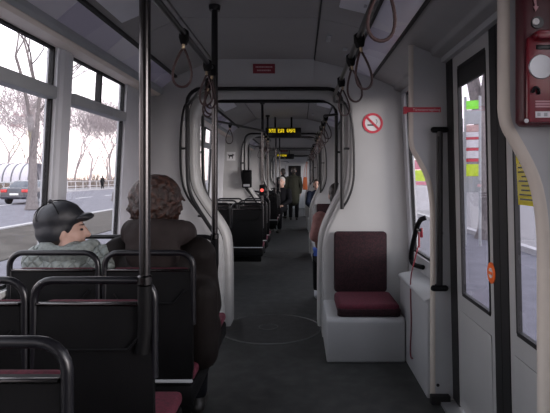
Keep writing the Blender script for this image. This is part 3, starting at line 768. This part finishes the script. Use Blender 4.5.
# stickers on the door
t = thing('door_button', 'orange ring sticker with a pale centre on the door leaf edge', 'sticker', (.90, 2.47, .90))
MB().lathe([(.050, -.006), (.050, -.002)], (.911, 2.465, .905), 26, 'x').build('ring', 'orange', t)
MB().lathe([(.024, -.009), (.024, -.006)], (.911, 2.465, .905), 20, 'x').build('centre', 'ink_white', t)
MB().box(.900, .9025, 2.44, 2.49, .898, .912).build('mark', 'orange', t)
t = thing('door_notice', 'yellow notice with lines of black print on the near door pane', 'sticker', (.89, 2.1, 1.25))
sx = .922-.052*.56-.004
MB().prism([(.0, 1.245), (-.012, 1.47)]+[(-.0105, 1.47), (.0015, 1.245)], 1.99, 2.172).xf(Matrix.Translation((.912, 0, 0))).build('sheet', 'yellow', t)
for k in range(11):
    z = 1.455-k*.0185; x = .912-.012*(z-1.245)/.225-.0012; w = [.03, .02, .045, .06, .062, .03, .06, .035, .04, .06, .058][k]
    MB().box(x-.001, x, 2.092-w, 2.092+w, z-.004, z+.002).build('print_line', 'ink_black', t)

# ------------------------------------------------------------------ people
def head_mb(b, c, turn=0, s=1., nose=True):
    """skull, jaw, nose, ears; looks along +Y turned by 'turn' about Z"""
    R = Matrix.Translation(c) @ Matrix.Rotation(turn, 4, 'Z') @ Matrix.Scale(s, 4)
    h = MB()
    h.sphere((0, -.012, .025), (.074, .094, .092)); h.sphere((0, .02, -.035), (.060, .070, .080)); h.sphere((0, .05, -.085), (.032, .030, .026))
    if nose:
        h.capsule((0, .088, .012), .009, (0, .106, -.026), .014, 8); h.sphere((0, .086, -.064), (.024, .012, .009))
        for sx_ in (-1, 1): h.sphere((sx_*.076, -.008, -.008), (.012, .024, .034))
    h.xf(R); b.poly(h.v, h.f)
    return R
def face_parts(root, R):
    for sx_ in (-1, 1):
        MB().sphere((sx_*.030, .079, .004), (.011, .006, .006), 10, 6).xf(R).build('eye', 'ink_black', root, smooth=True)
        MB().capsule((sx_*.016, .083, .026), .003, (sx_*.045, .071, .027), .002, 6).xf(R).build('eyebrow', 'hair_dark', root, smooth=True)
    MB().capsule((-.020, .091, -.060), .004, (.020, .091, -.060), .004, 6).xf(R).build('mouth', 'cloth_pink', root, smooth=True)
def hand(b, wrist, d, up):
    """palm, four fingers and a thumb, lightly curled; d = pointing direction, up = back-of-hand normal"""
    w = Vector(wrist); d = Vector(d).normalized(); up = Vector(up); up = (up-d*up.dot(d)).normalized(); s = d.cross(up)
    for k in range(4):
        o = s*(-.027+.018*k); L = (.030, .036, .034, .026)[k]
        b.capsule(w+o*.7, .013, w+d*.075+o, .011, 8)
        p1 = w+d*.075+o; p2 = p1+d*L-up*.008; p3 = p2+d*L*.55-up*.022
        b.capsule(p1, .0095, p2, .009, 8); b.capsule(p2, .009, p3, .0075, 8)
    p1 = w+d*.02-s*.028; p2 = w+d*.055-s*.052-up*.010; p3 = p2+d*.03-up*.010
    b.capsule(p1, .012, p2, .010, 8); b.capsule(p2, .010, p3, .008, 8)
SIT = dict(pelvis=(0, .10, .60), chest=(0, .05, .93), neck=(0, .055, 1.07), head=(0, .085, 1.235), sh=(.175, .055, 1.00), el=(.225, .12, .76), wr=(.12, .36, .66),
           hip=(.085, .14, .575), kn=(.10, .50, .545), an=(.10, .52, .10))
def seated(name, label, loc, rz, J=SIT, turn=0, skin='skin', jacket='cloth_black', trousers='cloth_black', shoes='shoe_dark', hair='hair_dark', hairfn=None, bulk=1., voxel=.011, extra=None, arms_skin=False, hood=None):
    t = thing(name, label, 'person', (0,0,0))
    b = MB(); V = lambda p: Vector(p)
    mir = lambda p, s: (p[0]*s, p[1], p[2])
    b.sphere(J['pelvis'], (.15, .11, .10)); b.capsule(J['pelvis'], .11, J['chest'], .13); b.sphere(J['chest'], (.17, .10, .13))
    b.capsule(J['chest'], .08, J['neck'], .052); b.capsule(J['neck'], .052, J['head'], .05)
    for s in (-1, 1):
        b.capsule(mir(J['sh'], s), .05, mir(J['el'], s), .042); b.capsule(mir(J['el'], s), .042, mir(J['wr'], s), .028)
        d = V((-.25*s, .9, -.1)); hand(b, mir(J['wr'], s), d, (0, .1, 1))
        b.capsule(mir(J['hip'], s), .082, mir(J['kn'], s), .058); b.capsule(mir(J['kn'], s), .055, mir(J['an'], s), .036)
        b.capsule((J['an'][0]*s, J['an'][1]-.03, .05), .034, (J['an'][0]*s, J['an'][1]+.14, .04), .03)
    R = head_mb(b, J['head'], turn)
    body = remeshed(b, voxel*.75, 3).build('body', skin, t, smooth=True)
    face_parts(t, R)
    k = bulk; b = MB()
    b.sphere(J['pelvis'], (.17*k, .13*k, .12)); b.capsule(J['pelvis'], .14*k, J['chest'], .155*k); b.sphere(J['chest'], (.20*k, .135*k, .155))
    b.capsule((0, J['chest'][1], J['chest'][2]+.05), .10*k, (0, J['neck'][1], J['neck'][2]-.02), .075)
    for s in (-1, 1):
        b.capsule(mir(J['sh'], s), .078*k, mir(J['el'], s), .068*k); b.capsule(mir(J['el'], s), .066*k, mir(J['wr'], s), .048*k)
        b.sphere(mir(J['sh'], s), (.085*k, .08*k, .07*k))
    if extra: extra(b)
    remeshed(b, voxel, 5).build('jacket', jacket, t, smooth=True)
    b = MB()
    for s in (-1, 1):
        b.capsule(mir(J['hip'], s), .10, mir(J['kn'], s), .073); b.capsule(mir(J['kn'], s), .071, (J['an'][0]*s, J['an'][1], .13), .056)
    remeshed(b, voxel*1.2, 4).build('trousers', trousers, t, smooth=True)
    for s in (-1, 1):
        b = MB(); b.capsule((J['an'][0]*s, J['an'][1]-.03, .05), .046, (J['an'][0]*s, J['an'][1]+.15, .04), .04); b.capsule((J['an'][0]*s, J['an'][1]-.01, .05), .046, (J['an'][0]*s, J['an'][1], .13), .044)
        q = remeshed(b, .012, 2); q.v = [(x, y, max(z, .002)) for x, y, z in q.v]; q.build('shoe', shoes, t, smooth=True)
    if hairfn:
        b = MB(); hairfn(b, R); remeshed(b, voxel*.8, 3).build('hair', hair, t, smooth=True)
    t.location = loc; t.rotation_euler = (0, 0, rz)
    return t, R
def short_hair(b, R):
    h = MB(); h.sphere((0, -.028, .045), (.086, .098, .090)); h.sphere((0, -.06, -.02), (.078, .065, .085)); h.xf(R); b.poly(h.v, h.f)

# --- passenger with brown hair and hooded jacket, aisle seat of the third row
def fluffy(b, R):
    h = MB()
    h.sphere((0, -.022, .040), (.122, .118, .100)); h.sphere((0, -.05, -.03), (.122, .09, .095))
    random.seed(11)
    for _ in range(240):
        a = random.uniform(0, 2*PI); z = random.uniform(-.75, .95)
        rr = math.sqrt(1-z*z); p = Vector((.120*rr*math.cos(a), -.028+.116*rr*math.sin(a), .018+.114*z))
        if p.y > .045 and p.z < .07: continue
        h.capsule(p, random.uniform(.009, .016), p+Vector((random.uniform(-.02,.02), random.uniform(-.02,.02), -.03)), .007, 6)
    h.xf(R); b.poly(h.v, h.f)
JM = dict(SIT); JM.update(head=(-.01, .10, 1.235), neck=(0, .06, 1.09), chest=(0, .06, .90), sh=(.185, .06, .985), el=(.222, .13, .72))
man, RM = seated('person', 'passenger with bushy brown hair and dark brown hooded jacket, seen from behind', (-.688, 2.475, 0), 0, JM, turn=-.35, jacket='jacket_brown', hair='hair_brown', hairfn=fluffy, bulk=1.12,
                 extra=lambda b: (b.capsule((.20, .04, .80), .09, (.205, .08, .50), .085), b.capsule((.20, .10, .62), .10, (.20, .20, .50), .08)))
b = MB()
for i in range(11):
    a = PI*(-.08+1.16*i/10); b.sphere((.125*math.cos(a)*1.05, .065-.115*math.sin(a), 1.085+.02*math.sin(a)), (.055, .05, .065), 12, 8)
b.sphere((0, -.045, 1.005), (.135, .065, .105)); b.sphere((0, -.035, 1.07), (.14, .07, .07)); b.sphere((0, -.05, .94), (.08, .05, .09))
remeshed(b, .011, 6).build('hood', 'hood_brown', man, smooth=True)
MB().tube(smooth_path([(0, -.118, 1.11), (.004, -.124, 1.05), (0, -.122, .97), (0, -.108, .90)], 2), .004, 6).build('hood_seam', 'jacket_brown', man, smooth=True)

# --- woman with cap, window seat of the same row
JW = dict(SIT); JW.update(head=(-.055, .10, 1.10), neck=(-.02, .06, 1.00), chest=(0, .06, .86), sh=(.15, .055, .955), el=(.155, .12, .70))
wom, RW = seated('person', 'woman in a black leather cap and grey-green quilted jacket looking right', (-1.095, 2.45, 0), 0, JW, turn=-1.3, skin='skin_shaded', jacket='quilt', hair='hair_dark', bulk=1.08,
                 hairfn=lambda b, R: (lambda h: (h.sphere((0, -.040, -.020), (.086, .074, .085)), h.xf(R), b.poly(h.v, h.f)))(MB()))
b = MB()
for i in range(13):
    a = 2*PI*i/13; b.sphere((-.015+.105*math.cos(a), .06+.085*math.sin(a), 1.005+.012*math.cos(2*a)), (.045, .042, .048), 12, 8)
remeshed(b, .010, 4).build('collar', 'wool_green', wom, smooth=True)
RC = RW @ Matrix.Translation((0, -.02, .03)) @ Matrix.Rotation(.33, 4, 'X') @ Matrix.Translation((0, .02, -.03))
cap = thing('leather_cap', 'black leather newsboy cap on the head of the woman by the window', 'cap', (0, 0, 0))
b = MB(); b.sphere((0, -.025, .066), (.104, .114, .078), 24, 12); b.sphere((0, -.055, .010), (.101, .092, .080), 24, 12); b.sphere((0, .0, .045), (.094, .10, .055)); b.sphere((0, -.015, .015), (.092, .07, .055))
crown = remeshed(b, .009, 5).xf(RC).build('crown', 'leather_cap', cap, smooth=True)
b = MB(); b.sphere((0, .080, .030), (.076, .052, .017)); b.sphere((0, .098, .018), (.064, .042, .013))
remeshed(b, .007, 3).xf(RC).build('brim', 'leather_cap', cap, smooth=True)
for k in range(6):
    a = k*PI/3+.3
    pth = [(.103*math.sin(t_)*math.cos(a), -.030+.110*math.sin(t_)*math.sin(a), .070+.080*math.cos(t_)) for t_ in [i*1.45/7 for i in range(8)]]
    MB().tube(pth, .0025, 5).xf(RC).build('seam', 'black_plastic', crown, smooth=True)
MB().sphere((0, -.030, .151), .010, 10, 6).xf(RC).build('button', 'leather_cap', crown, smooth=True)
cap.location = wom.location
cap['worn_by'] = 'person'

# --- passenger on the right behind the portal (faces away from the camera)
JP = dict(SIT); JP.update(el=(.215, .14, .76), wr=(.15, .36, .90), pelvis=(0, .10, .52), hip=(.085, .14, .50), kn=(.17, .52, .50), an=(.175, .64, .10), chest=(0, .10, .86), neck=(0, .13, 1.01), head=(0, .17, 1.17), sh=(.17, .12, .94))
pas, RP = seated('person', 'passenger with pink sleeves and dark trousers half hidden behind the first portal on the right', (.375, 5.16, 0), 0, JP, skin='skin_shaded', jacket='cloth_pink', trousers='cloth_black', shoes='shoe_white', hair='hair_dark', hairfn=short_hair, bulk=.96)
t = thing('shoulder_bag', 'brown bag on the lap of the pink-sleeved passenger', 'bag', (.24, 5.6, .62))
b = MB(); b.box(.16, .42, 5.44, 5.66, .60, .76); b.build('bag_body', 'bag_brown', t, bevel=.04, seg=3)
MB().tube(smooth_path([(.16, 5.55, .76), (.18, 5.55, .90), (.30, 5.55, .90), (.33, 5.55, .76)], 2), .008, 6).build('bag_handle', 'bag_brown', t, smooth=True)
t = thing('blue_folder', 'bright blue folder under the brown bag on the passenger lap', 'folder', (.24, 5.55, .57))
MB().box(.14, .40, 5.42, 5.68, .578, .592).build('cover', 'folder_blue', t, bevel=.003)
MB().box(.14, .40, 5.415, 5.43, .535, .592).build('spine', 'folder_blue', t, bevel=.003)

# --- standing passengers and seated ones far down the aisle
def standing(label, loc, rz, coat, trousers, hair, coat_len=.72, h=1., skin='skin'):
    t = thing('person', label, 'person', (0,0,0)); b = MB()
    b.capsule((0, 0, .95), .13, (0, 0, 1.28), .14); b.sphere((0, 0, 1.32), (.18, .1, .12)); b.capsule((0, 0, 1.38), .06, (0, .01, 1.52), .05)
    for s in (-1, 1):
        b.capsule((.19*s, 0, 1.38), .05, (.23*s, -.02, 1.12), .042); b.capsule((.23*s, -.02, 1.12), .04, (.22*s, .06, .88), .03)
        hand(b, (.22*s, .06, .88), (0, .15, -1), (s, 0, 0))
        b.capsule((.09*s, 0, .90), .085, (.10*s, .01, .50), .06); b.capsule((.10*s, .01, .5), .056, (.10*s, 0, .09), .038)
        b.capsule((.10*s, -.03, .05), .036, (.10*s, .13, .04), .03)
    R = head_mb(b, (0, .02, 1.60), 0); remeshed(b, .011, 3).build('body', skin, t, smooth=True); face_parts(t, R)
    b = MB(); b.capsule((0, 0, coat_len), .17, (0, 0, 1.30), .165); b.sphere((0, 0, 1.33), (.21, .13, .13)); b.capsule((0, 0, 1.38), .10, (0, .0, 1.45), .075)
    for s in (-1, 1):
        b.capsule((.19*s, 0, 1.36), .075, (.24*s, -.02, 1.12), .064); b.capsule((.24*s, -.02, 1.12), .062, (.22*s, .05, .90), .05)
        b.capsule((.08*s, 0, coat_len), .11, (.08*s, 0, 1.0), .12)
    remeshed(b, .014, 4).build('coat', coat, t, smooth=True)
    b = MB()
    for s in (-1, 1): b.capsule((.09*s, 0, .88), .098, (.10*s, .01, .5), .075); b.capsule((.10*s, .01, .5), .075, (.10*s, 0, .12), .06)
    remeshed(b, .014, 4).build('trousers', trousers, t, smooth=True)
    for s in (-1, 1):
        b = MB(); b.capsule((.10*s, -.03, .05), .047, (.10*s, .14, .04), .04); q = remeshed(b, .012, 2); q.v = [(x, y, max(z, .002)) for x, y, z in q.v]; q.build('shoe', 'shoe_dark', t, smooth=True)
    b = MB(); short_hair(b, R); remeshed(b, .011, 3).build('hair', hair, t, smooth=True)
    t.location = loc; t.rotation_euler = (0, 0, rz); t.scale = (h, h, h)
    return t
standing('passenger standing far down the aisle in a long olive coat, back turned', (-.20, 16.4, 0), 0, 'coat_olive', 'cloth_black', 'hair_dark', .62, .97)
standing('dark-clothed passenger standing left of the one in the olive coat', (-.56, 17.0, 0), .6, 'cloth_black', 'cloth_black', 'hair_dark', .80, .95)
JF = dict(SIT); JF.update(pelvis=(0, .10, .60))
f1, _ = seated('person', 'grey-haired passenger in dark clothes seated far off left of the aisle', (-.44, 13.2, 0), PI-.3, JF, jacket='cloth_black', hair='hair_grey', hairfn=short_hair, voxel=.014)
f2, _ = seated('person', 'passenger in dark blue seated far off right of the aisle', (.42, 13.22, -.06), PI, JF, jacket='cloth_blue', trousers='cloth_blue', hair='hair_dark', hairfn=short_hair, voxel=.014)
t = thing('orange_bag', 'small orange bag hanging far off right of the aisle at the last portal', 'bag', (.20, 17.83, 1.0))
MB().prism([(.09, .92), (.26, .92), (.24, 1.36), (.11, 1.36)], 17.72, 17.84).build('bag_body', 'orange_cloth', t, bevel=.03)
MB().tube(smooth_path([(.13, 17.78, 1.34), (.15, 17.78, 1.62), (.255, 17.78, RZ), (.22, 17.78, 1.62), (.22, 17.78, 1.34)], 2), .008, 6).build('bag_strap', 'orange_cloth', t, smooth=True)

# ------------------------------------------------------------------ outside
GZ = -.25
struct(MB().box(-9, -5.7, -30, 260, GZ-.2, GZ+.02).build('verge', 'verge'))
struct(MB().box(-5.7, 5.0, -30, 260, GZ-.2, GZ).build('tram_lane', 'asphalt'))
rd = struct(MB().box(-25.5, -9, -30, 260, GZ-.2, GZ-.03).build('road', 'asphalt'))
for i in range(22): MB().box(-17.3, -17.15, -8+i*6, -5+i*6, GZ-.03, GZ-.024).build('lane_mark', 'sign_white', rd)
MB().box(-9.25, -9.0, -30, 260, GZ-.1, GZ+.06).build('kerb', 'stone_pale', rd)
MB().box(-25.8, -25.5, -30, 260, GZ-.1, GZ+.10).build('kerb', 'stone_pale', rd)
struct(MB().box(-120, -25.8, -30, 260, GZ-.2, GZ+.06).build('pavement_west', 'paving'))
struct(MB().box(5.0, 60, -30, 260, GZ-.2, GZ+.10).build('pavement_east', 'paving'))
struct(MB().box(4.8, 5.0, -30, 260, GZ-.2, GZ+.12).build('kerb_east', 'stone_pale'))

def make_tree(seed, H, r0, levels=6, spread=.55, name='bare_tree', label='', loc=(0,0,0), dense=3, rmin=.012, bark='bark'):
    random.seed(seed); trunk = MB(); br = MB(); cnt = [0]
    t = thing(name, label, 'tree', (0, 0, 0), 'bare street trees')
    def grow(p, d, L, r, lev):
        if cnt[0] > 3200: return
        n = 4; P = [p]; R_ = [r]; q = p.copy(); dd = d.copy()
        for i in range(n):
            dd = (dd+Vector((random.uniform(-1, 1), random.uniform(-1, 1), random.uniform(-.3, .6)))*.14).normalized()
            q = q+dd*L/n; P.append(q.copy()); R_.append(max(rmin, r*(1-.35*(i+1)/n)))
        (trunk if lev == 0 else br).tube(P, R_, 9 if lev == 0 else (6 if lev < 3 else 4), cap=lev == 0); cnt[0] += 1
        if lev >= levels: return
        m = 3 if lev == 0 else random.choice((2, 3, dense))
        for k in range(m):
            at = n if k < 2 else random.choice((2, 3)); base = P[at]
            a = random.uniform(0, 2*PI); u = dd.orthogonal().normalized(); w = dd.cross(u)
            nd = (dd+(u*math.cos(a)+w*math.sin(a))*random.uniform(spread*.7, spread*1.5)+Vector((0, 0, .12))).normalized()
            grow(base, nd, L*random.uniform(.62, .86), R_[at]*random.uniform(.6, .8), lev+1)
    grow(Vector((0, 0, 0)), Vector((random.uniform(-.05, .05), 0, 1)), H*.36, r0, 0)
    trunk.lathe([(r0*1.5, 0), (r0*1.15, .25), (r0, .6)], (0, 0, 0), 12)
    trunk.build('trunk', bark, t, smooth=True); br.build('branches', bark, t, smooth=True)
    t.location = loc
    return t
T1 = make_tree(21, 13, .24, 6, .6, label='thick bare tree trunk behind the parked car, beside the pillar', loc=(-13.4, 26, GZ))
T2 = make_tree(5, 13, .22, 6, .5, label='bare tree at the right edge of the second window', loc=(-12.4, 35, GZ))
T3 = make_tree(33, 12, .18, 7, .5, label='bushy bare tree seen in the middle of the second window', loc=(-30, 74, GZ), rmin=.02, bark='bark_overexposed')
T4 = make_tree(44, 13, .2, 6, .65, label='bare tree branching behind the arched shelter', loc=(-31, 52, GZ), rmin=.018, bark='bark_overexposed')
far = [(-30, 62, .9, 2.1), (-32, 88, 1.1, 1.), (-34, 102, 1.2, 3.), (-28, 110, 1.1, .4), (-40, 92, 1.2, 5.), (-44, 78, 1.1, 2.6), (-50, 95, 1.2, 4.), (-30, 130, 1.3, 1.6), (-46, 125, 1.4, 3.3)]
for i, (x, y, s, rz) in enumerate(far):
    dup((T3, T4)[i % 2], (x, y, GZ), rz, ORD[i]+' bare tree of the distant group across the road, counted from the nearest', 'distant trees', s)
def bush(x, y, w, h, seed, label):
    random.seed(seed); t = thing('bare_bush', label, 'bush', (x, y, GZ), 'brown bushes along the far pavement'); b = MB()
    for _ in range(80):
        a = random.uniform(0, 2*PI); d = Vector((math.cos(a)*random.uniform(.1, .9), math.sin(a)*random.uniform(.1, .9), 1)).normalized()
        P = [Vector((x+random.uniform(-w, w)*.5, y+random.uniform(-w, w)*.5, GZ))]
        for k in range(3): P.append(P[-1]+d*h/3); d = (d+Vector((random.uniform(-.5, .5), random.uniform(-.5, .5), .1))).normalized()
        b.tube(P, [.05, .035, .025, .012], 4)
    b.build('stems', 'hedge', t)
for i in range(16): bush(-31-3*random.random(), 56+i*5.2, 3.6, 1.5+random.random()*1.2, 100+i, '%s low brown bush from the left behind the pale railing across the road' % ORD[i])
# pale railing in front of the bushes
t = thing('pale_railing', 'pale low railing along the far pavement across the road', 'fence', (-27.4, 60, GZ))
for i in range(34): MB().box(-27.44, -27.36, 48+i*2.2, 48.09+i*2.2, GZ+.05, GZ+1.1).build('post', 'pale_metal', t)
for z in (.45, 1.05): MB().box(-27.43, -27.37, 48, 122, GZ+z, GZ+z+.06).build('bar', 'pale_metal', t)
t = thing('person', 'dark distant pedestrian on the far pavement across the road', 'person', (-26.6, 70, GZ))
b = MB(); b.capsule((-26.6, 70, GZ+.9), .17, (-26.6, 70, GZ+1.35), .2); b.sphere((-26.6, 70, GZ+1.66), (.1, .11, .13))
b.capsule((-26.6, 70, GZ+1.4), .08, (-26.6, 70, GZ+1.6), .06)
for s in (-1, 1):
    b.capsule((-26.6+.1*s, 70, GZ+.9), .11, (-26.6+.11*s, 70, GZ+.1), .07); b.capsule((-26.6+.22*s, 70, GZ+1.4), .07, (-26.6+.27*s, 70, GZ+.9), .05)
remeshed(b, .03, 2).build('body', 'cloth_black', t, smooth=True)

# arched shelter
t = thing('arched_shelter', 'barrel-vaulted ribbed shelter roof behind the parked car', 'shelter', (-27, 46, GZ))
SX0, SX1, sy, sz, sr = -33.5, -23.2, 46, .9, 1.65
prof = [(sy-sr*math.cos(a), sz+sr*1.0*math.sin(a)) for a in [PI*i/14 for i in range(15)]]
mb = MB(); o_ = [(x, y, z) for x in (SX0, SX1) for y, z in prof]
mb.poly(o_, [(i, i+1, 16+i, 15+i) for i in range(14)]); mb.build('vault', 'shelter_roof', t, smooth=True)
nr = 15
for i in range(nr):
    x = SX0+(SX1-SX0)*i/(nr-1)
    MB().tube([(x, y, z) for y, z in prof], .06, 6).build('rib', 'rib_grey', t, smooth=True)
    if i % 2 == 0:
        for y in (sy-sr, sy+sr): MB().box(x-.05, x+.05, y-.05, y+.05, GZ+.06, sz).build('post', 'frame_grey', t)
for y in (sy-sr, sy+sr): MB().box(SX0, SX1, y-.06, y+.06, sz-.06, sz+.06).build('beam', 'frame_grey', t)

# parked / passing dark saloon, seen from behind
t = thing('car', 'dark saloon car on the road outside the left window', 'car', (-17.05, 33.3, GZ-.03))
cy0, cxm, hw, g = 31.0, -17.05, .86, GZ-.03
side = [(0, .45), (.02, .80), (.10, .98), (.75, 1.02), (1.25, 1.36), (1.75, 1.44), (2.5, 1.42), (3.2, 1.02), (4.3, .90), (4.5, .70), (4.52, .42), (4.4, .30), (.12, .30)]
low = [(0, .45), (.02, .80), (.10, .98), (.75, 1.02), (3.2, 1.02), (4.3, .90), (4.5, .70), (4.52, .42), (4.4, .30), (.12, .30)]
body = MB().prism([(cy0+a, g+z) for a, z in low], cxm-hw, cxm+hw, 'x').build('body', 'car_paint', t, bevel=.06, seg=3)
def cab(k, z0, z1, inset, d):
    y = [(.72-d, z0), (1.25-d, z1), (2.5+d, z1), (3.22+d, z0)]
    b = MB(); lo_ = [(cxm-hw+.06+inset*0, cy0+y[0][0], g+z0), (cxm+hw-.06, cy0+y[0][0], g+z0), (cxm+hw-.06, cy0+y[3][0], g+z0), (cxm-hw+.06, cy0+y[3][0], g+z0)]
    hi_ = [(cxm-hw+.22, cy0+y[1][0], g+z1), (cxm+hw-.22, cy0+y[1][0], g+z1), (cxm+hw-.22, cy0+y[2][0], g+z1), (cxm-hw+.22, cy0+y[2][0], g+z1)]
    return b.loft([lo_, hi_])
cab(0, 1.0, 1.38, 0, 0).build('cabin_glass', 'car_glass', t, bevel=.03)
MB().loft([[(cxm-.66, cy0+1.2, g+1.36), (cxm+.66, cy0+1.2, g+1.36), (cxm+.66, cy0+2.55, g+1.36), (cxm-.66, cy0+2.55, g+1.36)], [(cxm-.58, cy0+1.4, g+1.43), (cxm+.58, cy0+1.4, g+1.43), (cxm+.58, cy0+2.35, g+1.43), (cxm-.58, cy0+2.35, g+1.43)]]).build('roof', 'car_paint', t, bevel=.02)
for yy in (1.85,):
    for s in (-1, 1): MB().loft([[(cxm+s*(hw-.05), cy0+yy, g+1.0), (cxm+s*(hw-.05), cy0+yy+.1, g+1.0), (cxm+s*(hw-.09), cy0+yy+.1, g+1.0), (cxm+s*(hw-.09), cy0+yy, g+1.0)], [(cxm+s*(hw-.21), cy0+yy, g+1.38), (cxm+s*(hw-.21), cy0+yy+.1, g+1.38), (cxm+s*(hw-.25), cy0+yy+.1, g+1.38), (cxm+s*(hw-.25), cy0+yy, g+1.38)]]).build('door_pillar', 'car_paint', t)
for yy in (.85, 3.62):
    for s in (-1, 1):
        w = MB().lathe([(.31, -.1), (.32, -.07), (.32, .07), (.31, .1)], (cxm+s*(hw-.08), cy0+yy, g+.32), 20, 'x').build('wheel', 'rubber', t, smooth=True)
        MB().lathe([(.19, -.012), (.20, .012)], (cxm+s*(hw+.02), cy0+yy, g+.32), 14, 'x').build('wheel_trim', 'alu', w)
for s in (-1, 1): MB().box(cxm+s*.62-.18, cxm+s*.62+.18, cy0-.03, cy0+.12, g+.72, g+.90).build('tail_light', 'tail_light', t, bevel=.03)
MB().box(cxm-.26, cxm+.26, cy0-.02, cy0+.03, g+.55, g+.67).build('number_plate', 'sign_white', t)
MB().box(cxm-.84, cxm+.84, cy0-.06, cy0+.1, g+.36, g+.52).build('bumper', 'car_paint', t, bevel=.03)

# right side of the street: shaded facade, trees and poster stands
fb = thing('building', 'grey building facade along the street outside the doors', 'building', (26, 40, GZ+.1))
fz = GZ+.1
MB().box(24, 36, 8, 90, fz, 8).build('wall', 'facade', fb)
MB().box(23.85, 24, 8, 90, 4.0, 4.3).build('cornice', 'stone_pale', fb)
MB().box(23.9, 24, 8, 90, fz, .7).build('plinth', 'stone_pale', fb)
wb = MB().box(23.93, 24.02, 0, 1.3, 0, 1.9).build('window', 'car_glass', fb); wb.location.y = 0
base = wb.location.copy()
for k in range(20):
    for zz in (1.1, 5.2):
        o = wb if (k == 0 and zz == 1.1) else wb.copy()
        if o is not wb: COL.objects.link(o); o.parent = fb
        o.location = base+Vector((0, 10+k*3.9, zz))
def poster_stand(x, y, panels, label, w=.5, yaw=-.5):
    t = thing('poster_stand', label, 'signboard', (x, y, GZ), 'street posters')
    Mx = Matrix.Translation((x, y, GZ)) @ Matrix.Rotation(yaw, 4, 'Z')
    zt = max(p[1] for p in panels)-GZ
    MB().box(-w/2-.05, -w/2, -.04, .04, .0, zt+.1).xf(Mx).build('post', 'frame_grey', t)
    MB().box(w/2, w/2+.05, -.04, .04, .0, zt+.1).xf(Mx).build('post', 'frame_grey', t)
    for z0, z1, m in panels: MB().box(-w/2, w/2, -.03, .03, z0-GZ, z1-GZ).xf(Mx).build('panel', m, t)
    return t
poster_stand(4.05, 12.2, [(2.95, 3.15, 'green_sign'), (2.60, 2.93, 'frame_grey'), (2.42, 2.58, 'poster_skin'), (2.30, 2.41, 'poster_white'), (2.24, 2.29, 'poster_red'), (2.05, 2.23, 'poster_white'), (1.98, 2.04, 'poster_red'), (1.80, 1.97, 'poster_white'), (1.72, 1.79, 'poster_red'), (1.38, 1.66, 'lime_sign'), (1.0, 1.36, 'frame_grey')], 'tall stack of bright posters with a green top outside the door', .28)
poster_stand(3.62, 12.0, [(2.3, 2.6, 'poster_skin'), (1.95, 2.28, 'poster_white'), (1.3, 1.9, 'yellow')], 'narrow yellow and white poster beside the taller stack outside the door', .18)
poster_stand(4.25, 18.2, [(1.62, 1.95, 'pink_sign'), (1.22, 1.6, 'lime_sign'), (1.08, 1.2, 'pink_sign'), (.2, 1.05, 'poster_white')], 'pink and lime poster seen through the small window', .7)
make_tree(61, 12, .26, 4, .5, label='dark tree trunk seen through the far door leaf', loc=(4.95, 13.6, GZ))
dup(T2, (5.6, 7.2, GZ), 2.2, 'bare tree on the pavement outside the near door leaf', 'bare street trees', .8)
